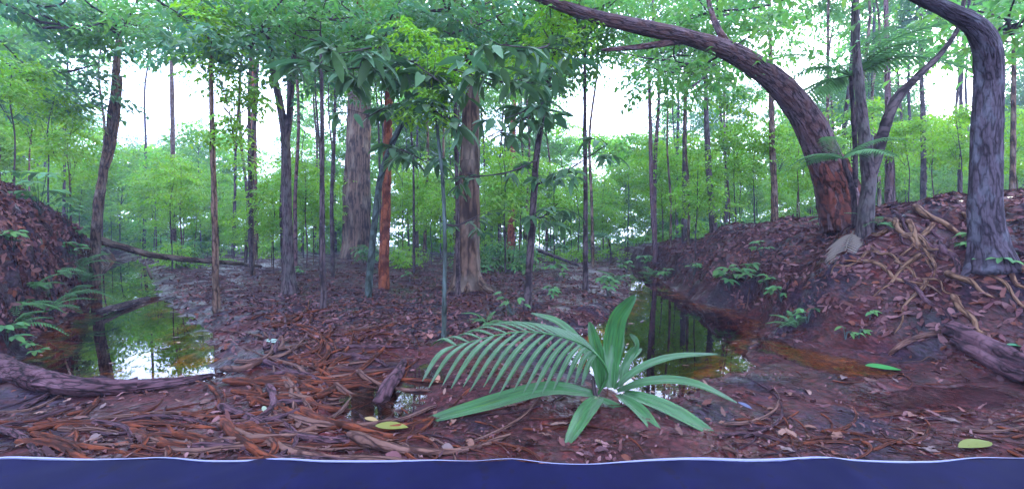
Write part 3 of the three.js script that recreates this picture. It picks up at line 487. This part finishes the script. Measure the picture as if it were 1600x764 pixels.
{ // withered frond leaning down the right bank
  const p = hit(1335, 372), q = hit(1292, 432), root = thing('withered_frond', 'grey-brown dead palm frond lying down the right bank below the red trunk', 'dead frond', null, p);
  const f = part('frond', fronds[0], new THREE.MeshStandardMaterial({ name: 'dry_frond', color: new THREE.Color().setRGB(0.13, 0.1, 0.085), roughness: 0.9, side: THREE.DoubleSide }), root); f.scale.setScalar(1.0); f.position.y = 0.1; f.lookAt(q.clone().add(V(0, -0.1, 0.2)));
}
// ferns and small plants
[[28, 478, 'fern at the left edge of the left bank', 0.5], [70, 488, 'fern low on the left bank beside the pool', 0.62], [108, 462, 'fern overhanging the left pool corner', 0.6], [88, 425, 'small fern high on the left bank slope', 0.45], [140, 398, 'leafy fern clump where the left bank meets the fallen log', 0.7], [128, 440, 'fern drooping over the water from the left bank', 0.5], [1245, 512, 'fern growing on the mossy foot of the right bank', 0.4], [1305, 348, 'low fern at the foot of the leaning red trunk', 0.45], [1018, 428, 'fern by the far mouth of the right stream', 0.6], [962, 440, 'long-leaved fern left of the right stream mouth', 0.6], [760, 505, 'small fern behind the foreground palm', 0.35], [1372, 352, 'bright low fern between the red trunk and the roots', 0.4], [50, 450, 'fern mid slope on the left bank above the low one', 0.5], [118, 420, 'fern on the left bank just left of the stream channel', 0.6], [20, 510, 'dark fern at the left edge close to the water', 0.45]].forEach(([x, y, l, s], i) => rosette('fern', l, 'fern', 'ferns on the banks', hit(x, y), 9, s, fernFronds, M.leafFern, 40 + i, 'frond', 0.7));
function herb(x, y, label, n, L, hgt, seed) {
  const r = rng(seed), b = hit(x, y), root = thing('small_plant', label, 'plant', 'small leafy plants', b), B = leafBuf(), gs = [];
  for (let i = 0; i < n; i++) { const a = r() * 6.28, e = V(Math.cos(a) * rr(0.2, 0.8, r) * hgt * 0.7, hgt * rr(0.4, 1, r), Math.sin(a) * rr(0.2, 0.8, r) * hgt * 0.7); gs.push(tube([V(0, -0.03, 0), e.clone().multiplyScalar(0.5).add(V(0, 0.05, 0)), e], [0.006, 0.004, 0.003], { seg: 5, rad: 4, cap: false })); for (let k = 0; k < 4; k++) { const q = a + (k - 1.5) * 0.9; leaf(B, e, V(Math.cos(q), rr(-0.4, 0.2, r), Math.sin(q)), V(0, 1, 0.3), L * rr(0.7, 1.2, r), L * rr(0.38, 0.5, r), 0.15, tint(r, 0.2), 0.25, true); } }
  part('stems', mergeGeometries(gs), M.barkGreen, root, 'stuff'); part('leaves', leafGeo(B, true), M.leafFern, root, 'stuff');
}
[[1140, 450, 'broad-leaved plant on the right bank above the stream', 9, 0.2, 0.4], [1165, 440, 'second broad-leaved plant on the right bank, close to the first', 6, 0.18, 0.35], [1222, 470, 'pale-leaved plant in the middle of the right bank slope', 6, 0.13, 0.3], [1262, 505, 'low leafy plant at the mossy bank foot', 6, 0.1, 0.2], [1322, 530, 'bright seedling at the foot of the right bank', 4, 0.09, 0.15], [1343, 528, 'tiny pale seedling right of the bright seedling', 3, 0.08, 0.12], [1040, 438, 'seedling with pale leaves over the stream bend', 5, 0.2, 0.4], [1010, 418, 'bushy plant at the stream mouth', 8, 0.24, 0.5], [800, 492, 'pale seedling behind the feather frond', 5, 0.15, 0.4], [640, 440, 'small seedling on the mud right of the orange stem', 4, 0.12, 0.3], [1560, 425, 'small plant at the foot of the lichened trunk', 5, 0.12, 0.25], [1535, 395, 'fern-like plant left of the lichened trunk foot', 5, 0.14, 0.25], [10, 540, 'dark-leaved plant at the left edge by the water', 6, 0.14, 0.25], [55, 560, 'small plant beside the orange shallows at the left', 5, 0.09, 0.2], [150, 350, 'shrubby plant on the left bank crest beside the leaning grey tree', 12, 0.22, 0.7], [60, 335, 'leafy plant on the crest of the left bank', 12, 0.24, 0.8], [105, 355, 'green plant on the left bank between the crest plants', 9, 0.2, 0.6], [870, 440, 'low plant right of the dark leaning stem', 7, 0.2, 0.5], [950, 465, 'grassy plant beside the stream mouth', 7, 0.2, 0.5], [20, 390, 'low plant on the upper left bank slope by the left edge', 8, 0.14, 0.3], [110, 410, 'leafy plant on the left bank just above the ferns', 9, 0.16, 0.4], [125, 380, 'plant at the right end of the left bank crest', 9, 0.18, 0.5], [1085, 430, 'small plant on the right bank near the stream bend', 6, 0.14, 0.3], [1190, 400, 'small plant high on the right bank, left of the red trunk', 6, 0.13, 0.3], [1200, 450, 'little plant mid slope right of the broad-leaved plants', 6, 0.12, 0.25], [1290, 362, 'red-trunk foot plant with round leaves', 6, 0.13, 0.25], [470, 430, 'seedling behind the purple-brown trunk foot', 5, 0.14, 0.3], [760, 430, 'seedling right of the mottled trunk roots', 5, 0.16, 0.35], [860, 470, 'seedling in front of the dark leaning stem', 5, 0.14, 0.3], [980, 425, 'leafy plant on the near lip of the stream mouth', 8, 0.2, 0.4], [1360, 500, 'tiny plant on the bare earth of the right bank', 3, 0.08, 0.12]].forEach((a, i) => herb(...a, 700 + i));
{ // shrubs along the foot of the background
  const r = rng(91);
  for (let i = 0, n = 0; i < 300 && n < 70; i++) { const px = rr(-60, 1660, r), d = rr(15, 27, r), x = (px - 800) * K * d; if (!clearAt(x, d)) continue; n++; const root = thing('background_shrub', 'low green shrub at the foot of the background trees', 'shrub', 'low shrubs of the forest floor', onGround(x, d, 0.35)); const m = part('foliage', shrubCrowns[i % 3], i % 2 ? M.leafFern : M.leafMid, root, 'stuff'); m.rotation.y = r() * 6.28; m.scale.setScalar(rr(0.8, 1.6, r)); part('stem', tube([V(0, -0.5, 0), V(0.03, 0, 0), V(0.1, 0.5, 0)], [0.02, 0.015, 0.006], { seg: 5, rad: 5 }), M.barkDark, root); }
}
console.log('logs');
// ---------- logs, roots, sticks ----------
function lie(name, label, cat, mat, path, o = {}) { // path: [px, py, radius m, lift m] on the ground
  const P = path.map(([x, y, r, up = 0.5, far]) => { const h = far ? atPx(x, y, far) : o.afloat ? march(x, y, (a, d) => Math.max(height(a, d), datum(d) - WATER)) : hit(x, y); h.y += r * up; return [h, r]; }), b = P[0][0].clone();
  return [b, solo(name, tube(P.map((p) => p[0].clone().sub(b)), P.map((p) => p[1]), { seg: o.seg ?? 40, rad: o.rad ?? 16, amp: o.amp ?? 0.14, seed: path[0][0] % 23 + 1, flute: o.flute ?? 0 }), mat, label, cat, o.group)].map((v, i, a) => (i ? a[1].position.copy(b) && a[1] : v))[1];
}
lie('fallen_log', 'long dark curved log along the near shore of the left pool', 'log', M.wood, [[-60, 572, 0.11, 0.9], [0, 590, 0.105, 0.9], [70, 610, 0.09, 0.9], [150, 618, 0.075, 0.9], [230, 612, 0.06, 0.9], [290, 602, 0.045, 0.9], [333, 590, 0.025, 0.9]], { seg: 70, flute: 0.06 });
lie('fallen_log', 'thin fallen trunk lying across the far end of the left stream', 'log', M.barkGrey, [[150, 374, 0.11, 0, 12.3], [190, 386, 0.1, 0, 12.8], [240, 399, 0.095, 0, 13.3], [310, 407, 0.085, 0, 14.2], [360, 411, 0.075, 0, 15.2], [408, 416, 0.06, 0, 16.4]], { seg: 50 });
lie('fallen_log', 'grooved grey log sloping down at the right edge, upper of two', 'log', M.wood, [[1478, 520, 0.07, 0.9], [1510, 535, 0.08, 0.9], [1550, 556, 0.085, 0.9], [1600, 584, 0.09, 0.9], [1650, 605, 0.09, 0.9]], { flute: 0.1 });
lie('fallen_log', 'dark log tucked under the grooved log at the right edge', 'log', M.wood, [[1490, 538, 0.05, 0.9], [1530, 562, 0.06, 0.9], [1580, 590, 0.065, 0.9], [1640, 615, 0.065, 0.9]]);
lie('sunken_log', 'short dark rotten log lying nose down in the small puddle', 'log', M.wood, [[592, 656, 0.07, 1.6], [604, 628, 0.065, 1.8], [618, 600, 0.055, 1.2], [632, 568, 0.035, 1]], { seg: 24 });
lie('sunken_log', 'half-sunk black branch in the left pool', 'log', M.barkDark, [[152, 488, 0.06, 0.1], [190, 478, 0.06, 0.1], [232, 466, 0.05, 0.1]], { afloat: true, seg: 16 });
lie('fallen_branch', 'thin grey stick leaning beside the fallen trunk at the left stream', 'branch', M.barkGrey, [[222, 392, 0.04, 2], [226, 410, 0.035, 2], [236, 436, 0.04, 1]], { seg: 12 });
lie('fallen_branch', 'dark curved branch lying behind the dark leaning stem', 'branch', M.barkDark, [[838, 390, 0.07, 0, 15], [870, 402, 0.06, 0, 15.5], [905, 415, 0.05, 0, 16]], { seg: 16 });
lie('dead_twig', 'thin bent twig standing over the right stream edge', 'stick', M.rootPale, [[1172, 455, 0.012, 6], [1168, 480, 0.012, 2], [1158, 510, 0.01, 1]], { seg: 12, rad: 5 });
// roots of the trees on the right bank
{
  const r = rng(17);
  const start = [[1370, 350], [1385, 345], [1400, 345], [1420, 348], [1440, 350], [1460, 352], [1390, 360], [1410, 372], [1435, 372], [1375, 395], [1400, 410], [1440, 400], [1470, 380], [1500, 370], [1520, 400], [1480, 430], [1395, 330], [1430, 325], [1505, 335], [1450, 440], [1410, 440], [1490, 465], [1540, 430], [1570, 420], [1590, 395], [1360, 385], [1350, 410]];
  start.forEach(([x, y], i) => {
    const L = [[x, y, rr(0.02, 0.045, r), 0.8]], n = 5, vx = rr(8, 26, r) * (r() < 0.15 ? -1 : 1), vy = rr(5, 18, r);
    for (let k = 1; k <= n; k++) L.push([x + vx * k + rr(-8, 8, r), y + vy * k + rr(-6, 6, r), L[0][2] * (1 - 0.75 * k / n), rr(0.6, 1.5, r)]);
    lie('bank_root', 'pale root snaking down the right bank between the red and lichened trunks', 'root', i % 4 ? M.bankRoot : M.wood, L, { seg: 22, rad: 7, group: 'roots on the right bank' });
  });
}
lie('bank_root', 'long curved root at the bare foot of the right bank', 'root', M.rootPale, [[1485, 522, 0.025, 1], [1450, 528, 0.03, 1], [1415, 540, 0.03, 1], [1390, 556, 0.02, 0.8]], { seg: 20, rad: 8 });
// mat of roots in the foreground
{
  const r = rng(23);
  const zone = (n, x0, x1, y0, y1, ang, len, label, group, rad0, rad1) => {
    for (let i = 0; i < n; i++) {
      const x = rr(x0, x1, r), y = rr(y0, y1, r), a = ang + rr(-0.7, 0.7, r), l = rr(len[0], len[1], r) * (y - 382) / 200, w = rr(rad0, rad1, r), b = rr(-0.35, 0.35, r), P = [];
      const h0 = hit(x, y); if (pools.some((q) => (q.big || q.name === 'puddle') && inside(q, h0.x, -h0.z) > -0.02)) continue;
      for (let k = 0; k <= 4; k++) P.push([x + Math.cos(a + b * k) * l * k / 4, Math.min(722, y - Math.sin(a + b * k) * l * 0.42 * k / 4), w * (1 - 0.14 * k), rr(0.2, 1.3, r)]);
      lie('surface_root', label, 'root', r() < 0.55 ? M.root : r() < 0.5 ? M.wood : M.rootPale, P, { seg: 16, rad: 7, group, amp: 0.25 });
    }
  };
  zone(56, 370, 600, 490, 640, 0.8, [80, 230], 'orange-brown root in the tangle left of the small puddle', 'roots tangled left of the small puddle', 0.012, 0.036);
  zone(44, 330, 560, 560, 700, -0.7, [70, 200], 'brown root crossing the tangle in the left foreground', 'roots crossing the left foreground', 0.012, 0.038);
  zone(58, -20, 420, 640, 708, 0.1, [50, 170], 'orange root lying flat along the bottom left of the mud', 'roots along the bottom left', 0.01, 0.028);
  zone(26, 560, 900, 650, 712, 0.05, [40, 160], 'root or stick along the bottom below the palm', 'roots below the palm', 0.006, 0.014);
  zone(44, 1120, 1620, 650, 712, 0.15, [40, 150], 'root lying along the bottom right mud', 'roots along the bottom right', 0.006, 0.016);
  zone(20, 360, 700, 450, 520, 0.4, [30, 90], 'stick lying on the mud between the stems', 'sticks on the middle mud', 0.008, 0.016);
  zone(16, 1180, 1480, 560, 650, -0.3, [30, 80], 'thin stick on the red mud at the right', 'sticks on the right mud', 0.004, 0.009);
  zone(14, 700, 980, 460, 540, 0.3, [30, 80], 'stick lying behind the foreground palm', 'sticks behind the palm', 0.006, 0.012);
}
console.log('litter');
// ---------- fallen leaves ----------
function fallenLeafGeo(seed, fresh) {
  const r = rng(seed), B = leafBuf(); leaf(B, V(0, 0, -0.5), V(0, 0, 1), UP, 1, rr(0.28, 0.48, r), fresh ? 0.06 : rr(-0.15, 0.35, r), [1, 1, 1], fresh ? 0.05 : rr(-0.3, 0.3, r), true);
  if (!fresh) for (let i = 0; i < B.pos.length; i += 3) B.pos[i + 1] += 0.09 * N3(B.pos[i] * 3 + seed, 0, B.pos[i + 2] * 3);
  return leafGeo(B, true);
}
const litterGeos = [0, 1, 2, 3].map((i) => fallenLeafGeo(600 + i, false));
{
  const r = rng(41), cols = [[0.22, 0.11, 0.085], [0.26, 0.15, 0.14], [0.16, 0.075, 0.065], [0.27, 0.16, 0.15], [0.19, 0.095, 0.1], [0.24, 0.1, 0.06], [0.11, 0.065, 0.07], [0.32, 0.2, 0.19], [0.14, 0.07, 0.065]], list = [[], [], [], []], o = new THREE.Object3D(), nrm = V();
  const drop = (n, f, size) => { for (let i = 0; i < n; i++) { const s = f(); if (!s) continue; const [x, d] = s; if (!pools.every((P) => inside(P, x, d) < -0.03)) continue; const e = 0.06, h = height(x, d); nrm.set(h - height(x + e, d), e, -(h - height(x, d + e))).normalize(); o.position.set(x, h + rr(0.004, 0.025, r), -d); o.quaternion.setFromUnitVectors(UP, nrm); o.rotateY(r() * 6.28); o.rotateX(rr(-0.45, 0.45, r)); o.rotateZ(rr(-0.4, 0.4, r)); o.scale.setScalar(size * rr(0.55, 1.35, r)); o.updateMatrix(); const c = pick(cols, r), k = rr(0.5, 1.0, r); list[Math.floor(r() * 4)].push([o.matrix.clone(), c.map((v) => v * k)]); } };
  drop(26000, () => { const d = rr(3.5, 17, r), x = table(rightFoot, d) + 0.25 + rr(0, 6.5, r); return x < 1.35 * d ? [x, d] : null; }, 0.1);
  drop(20000, () => { const d = rr(4, 15, r), x = table(leftFoot, d) - 0.15 - 4 * Math.pow(r(), 1.4); return x > -1.4 * d ? [x, d] : null; }, 0.13);
  drop(16000, () => { const d = rr(5.5, 24, r), x = rr(-1, 1, r) * 0.9 * d; return x > table(leftFoot, d) && x < table(rightFoot, d) && N3(x * 0.5, d * 0.5, 60) > -0.35 - (d - 9) * 0.06 ? [x, d] : null; }, 0.1);
  drop(800, () => { const d = rr(2.5, 6, r), x = rr(-1.3, 1.3, r) * d; return N3(x * 0.8, d * 0.8, 61) > 0.05 ? [x, d] : null; }, 0.09);
  drop(5000, () => { const d = 2.4 + 7 * Math.pow(r(), 1.5), x = rr(-1.3, 1.3, r) * d; return N3(x * 1.1, d * 1.1, 62) > -0.45 ? [x, d] : null; }, 0.04);
  drop(9000, () => { const d = rr(5, 14, r), x = rr(-0.8, 0.7, r) * d; return x > table(leftFoot, d) && x < table(rightFoot, d) ? [x, d] : null; }, 0.085);
  { const n = 5200, g = tube([V(-0.5, 0, 0), V(-0.1, 0.02, 0.05), V(0.2, 0, 0.02), V(0.5, 0.02, -0.03)], [0.03, 0.028, 0.024, 0.012], { seg: 5, rad: 4, cap: false }), m = new THREE.InstancedMesh(g, M.rootPale, n), c = new THREE.Color(); let k = 0;
    for (let i = 0; i < n; i++) { const d = 2.4 + 11 * Math.pow(r(), 1.4), x = rr(-1.3, 1.3, r) * d; if (!pools.every((P) => inside(P, x, d) < -0.03)) continue; o.position.set(x, height(x, d) + 0.006, -d); o.rotation.set(rr(-0.15, 0.15, r), r() * 6.28, rr(-0.15, 0.15, r)); o.scale.set(1, 0.35, 0.35).multiplyScalar(rr(0.05, 0.28, r)); o.updateMatrix(); m.setMatrixAt(k, o.matrix); const q = rr(0.35, 0.9, r); m.setColorAt(k++, c.setRGB(q, q * 0.85, q * 0.8)); }
    m.count = k; m.name = 'twig_litter'; m.userData.kind = 'stuff'; m.castShadow = m.receiveShadow = true; tag(m, 'fine brown twigs strewn over the mud', 'twigs'); scene.add(m); }
  list.forEach((l, i) => { const m = new THREE.InstancedMesh(litterGeos[i], M.litter, l.length), c = new THREE.Color(); l.forEach(([mat, k], j) => { m.setMatrixAt(j, mat); m.setColorAt(j, c.setRGB(...k)); }); m.name = numbered('leaf_litter'); m.userData.kind = 'stuff'; m.castShadow = m.receiveShadow = true; tag(m, 'brown and pinkish dead leaves strewn over banks and forest floor', 'leaf litter', 'leaf litter'); scene.add(m); });
}
const leafTint = (r, g, b, ro = 0.5) => new THREE.MeshPhysicalMaterial({ specularIntensity: 0.4, name: 'fallen_leaf', color: new THREE.Color().setRGB(r * 0.6, g * 0.6, b * 0.6), roughness: ro, side: THREE.DoubleSide });
function fallen(px, py, pxLen, turn, mat, label, seed, group) { const h = hit(px, py), m = solo('fallen_leaf', fallenLeafGeo(seed, true), mat, label, 'leaf', group); m.position.copy(h).add(V(0, 0.035, 0)); m.rotation.set(0.06, turn, 0.05); m.scale.setScalar(pxLen * K * -h.z); return m; }
fallen(425, 537, 34, 1.1, leafTint(0.3, 0.42, 0.36), 'pale grey-green leaf lying on the red mud left of the root tangle', 1);
fallen(612, 673, 52, 1.55, leafTint(0.22, 0.22, 0.05), 'yellow-green leaf at the bottom just below the small puddle', 2);
fallen(580, 662, 26, 1.2, leafTint(0.4, 0.28, 0.12), 'small tan leaf beside the yellow-green leaf', 3);
fallen(1382, 579, 48, 1.3, leafTint(0.06, 0.3, 0.07), 'bright green leaf on the orange wet mud at the right', 4);
fallen(1524, 702, 62, -1.4, leafTint(0.2, 0.22, 0.05), 'yellow-green leaf at the bottom right', 5);
fallen(1592, 545, 32, 1.5, leafTint(0.07, 0.28, 0.13), 'green leaf at the right edge above the grooved log', 6);
fallen(412, 646, 24, 0.6, leafTint(0.3, 0.36, 0.24), 'small pale green leaf in the left root tangle', 7);
fallen(683, 597, 30, 0.2, leafTint(0.42, 0.2, 0.13), 'pinkish-brown curled leaf standing right of the sunken log', 8);
fallen(130, 607, 34, 1.4, leafTint(0.35, 0.33, 0.08), 'yellowish leaf resting on the left curved log', 9);
fallen(1165, 640, 24, 0.4, leafTint(0.12, 0.13, 0.24), 'dull blue-grey leaf on mud right of the palm', 10);
fallen(1055, 466, 26, 1.4, leafTint(0.5, 0.12, 0.05), 'red-orange leaf at the far shore of the right stream', 11);
fallen(672, 528, 30, 0.3, leafTint(0.4, 0.16, 0.14), 'reddish leaf on mud by the thin green-grey sapling', 12);
fallen(1335, 412, 26, 0.9, leafTint(0.45, 0.17, 0.06), 'orange leaf high on the right bank below the dead frond', 13);
{ // leaves floating on the pools
  const r = rng(171), mats = [[0.4, 0.22, 0.12], [0.3, 0.14, 0.1], [0.45, 0.32, 0.14], [0.2, 0.12, 0.1]].map((c) => leafTint(...c, 0.4));
  for (const P of pools.filter((q) => q.big)) for (let i = 0, n = 0; i < 400 && n < 26; i++) { const x = rr(P.box[0], P.box[1], r), d = rr(P.box[2], Math.min(P.box[3], 9), r), e = inside(P, x, d); if (e < 0.02 || e > 0.6) continue; n++; const m = solo('floating_leaf', litterGeos[i % 4], pick(mats, r), 'dead leaf floating near the shore', 'leaf', 'leaves floating on the pools'); m.position.set(x, datum(d) - P.level + 0.008, -d); m.rotation.set(0, r() * 6.28, 0); m.scale.set(1, 0.3, 1).multiplyScalar(rr(0.05, 0.11, r)); m.userData.pool = P.name; }
}
{ // the largest dead leaves lying in the foreground
  const r = rng(67), mats = [[0.22, 0.1, 0.075], [0.27, 0.14, 0.11], [0.15, 0.07, 0.06], [0.3, 0.17, 0.14], [0.2, 0.13, 0.13]].map((c) => leafTint(...c, 0.7));
  for (let i = 0, n = 0; i < 400 && n < 90; i++) { const px = rr(10, 1590, r), py = rr(560, 708, r), h = hit(px, py); if (!pools.every((P) => inside(P, h.x, -h.z) < 0)) continue; n++; const m = solo('dead_leaf', litterGeos[i % 4], pick(mats, r), 'brown dead leaf lying on the foreground mud', 'leaf', 'dead leaves on the foreground mud'); m.position.copy(h).add(V(0, 0.015, 0)); m.rotation.set(rr(-0.3, 0.3, r), r() * 6.28, rr(-0.3, 0.3, r)); m.scale.setScalar(rr(0.06, 0.13, r)); m.material = m.material; if (!m.geometry.attributes.color) continue; }
}
// ---------- added sheet standing in for the dark blue band along the bottom ----------
{
  const pos = [], idx = [], uv = [], nx = 260, nd = 40, edge = 2.37;
  const lift = (x, t) => 0.05 + 0.012 * N3(x * 0.8, t * 2, 90) + 0.008 * N3(x * 2.2 + t * 9, t * 14, 91) + 0.012 * (1 - Math.abs(N3(x * 1.1 + t * 6, t * 5, 96))) ** 6;
  for (let j = 0; j <= nd; j++) for (let i = 0; i <= nx; i++) { const x = -6.5 + 13 * i / nx, t = j / nd, d = edge + 0.015 * N3(x * 0.9, 0, 92) - 3.2 * t; pos.push(x, Math.max(height(x, edge) * 0.4, 0) + lift(x, t) + 0.03, -d); uv.push(x, d); }
  for (let j = 0; j < nd; j++) for (let i = 0; i < nx; i++) { const a = j * (nx + 1) + i; idx.push(a, a + nx + 1, a + 1, a + 1, a + nx + 1, a + nx + 2); }
  const root = thing('added_blue_sheet', 'added navy sheet standing in for the blue band along the bottom, pale highlight as edge', 'sheet');
  part('sheet', geom(pos, idx, uv, null, true), new THREE.MeshPhysicalMaterial({ specularIntensity: 0.15, name: 'navy_band', color: new THREE.Color().setRGB(0.005, 0.005, 0.035), roughness: 0.7, side: THREE.DoubleSide, map: tex(512, (u, v) => { const m = ss(0.66, 0.74, fbm(u, v, 14, 301, 4)), w = 0.85 + 0.15 * Math.sin(u * 1600) * Math.sin(v * 1600) + 0.3 * (fbm(u, v, 6, 305, 4) - 0.5); return mix3([w, w, w], [1, 0.75, 0.6], 0.6 * m); }, true) }), root);
  const highlightPath = []; for (let i = 0; i <= 60; i++) { const x = -6.5 + 13 * i / 60; highlightPath.push(V(x, Math.max(height(x, edge) * 0.4, 0) + lift(x, 0) + 0.034, -(edge + 0.015 * N3(x * 0.9, 0, 92)))); }
  part('highlight_rim', tube(highlightPath, Array.from({ length: 61 }, (_, i) => 0.0055 + 0.0045 * N3(i * 0.21, 0, 95)), { seg: 240, rad: 8, amp: 0.05 }), new THREE.MeshStandardMaterial({ name: 'pale_highlight', color: new THREE.Color().setRGB(0.16, 0.17, 0.28), roughness: 0.3 }), root);  // pale highlight along the edge of the blue band, built as an added tube
}
// ---------- labels of the alike: each by its place between the trunks one can find ----------
{
  const marks = [[-300, 'left edge'], [150, 'grey bank tree'], [334, 'slender grey stem'], [449, 'purple-brown trunk'], [558, 'fluted trunk'], [732, 'mottled trunk'], [834, 'dark leaning stem'], [1021, 'stream-bend stem'], [1208, 'pale thin trunk'], [1300, 'red leaning trunk'], [1543, 'lichened trunk'], [1900, 'right edge']];
  const nth = ['first', 'second', 'third', 'fourth', 'fifth', 'sixth', 'seventh', 'eighth', 'ninth', 'tenth'], ord = (i) => nth[i] ?? (i + 1) + ([, 'st', 'nd', 'rd'][(i + 1) % 10 * (Math.floor((i + 1) / 10) % 10 !== 1)] ?? 'th');
  const kinds = { understory_sapling: 'understory sapling', tall_forest_tree: 'tall background tree', background_shrub: 'low background shrub', canopy_bough: 'canopy bough', surface_root: 'root', dead_leaf: 'dead leaf', bank_root: 'bank root', floating_leaf: 'floating leaf' };
  const bins = new Map(), box = new THREE.Box3(), c = V();
  scene.updateMatrixWorld(true);
  for (const o of scene.children) {
    const k = o.name.replace(/_\d+$/, ''); if (!kinds[k] || !o.userData.group) continue;
    if (o.isGroup) o.getWorldPosition(c); else { box.setFromObject(o); box.getCenter(c); }
    const px = 800 + c.x / (K * -c.z), b = marks.findIndex((m, i) => i + 1 === marks.length - 1 || px < marks[i + 1][0]), key = k + '|' + (k === 'surface_root' || k === 'dead_leaf' ? o.userData.label : '') + '|' + b;
    if (!bins.has(key)) bins.set(key, []); bins.get(key).push([px, o, b, kinds[k]]);
  }
  const look = { 'orange-brown root in the tangle left of the small puddle': 'orange-brown tangled root', 'brown root crossing the tangle in the left foreground': 'brown crossing root', 'orange root lying flat along the bottom left of the mud': 'flat orange root', 'root or stick along the bottom below the palm': 'thin bottom root', 'root lying along the bottom right mud': 'bottom mud root', 'stick lying on the mud between the stems': 'stick on mud', 'thin stick on the red mud at the right': 'thin stick', 'stick lying behind the foreground palm': 'short stick' };
  for (const l of bins.values()) l.sort((a, b) => a[0] - b[0]).forEach(([, o, b, w], i) => { const kind = look[o.userData.label] ?? w, low = /root|leaf/.test(w); o.userData.label = `${ord(i)} ${kind} from left, ${low ? 'in front, ' : ''}between ${marks[b][1]} and ${marks[b + 1][1]}`; });
}
renderer.render(scene, camera);
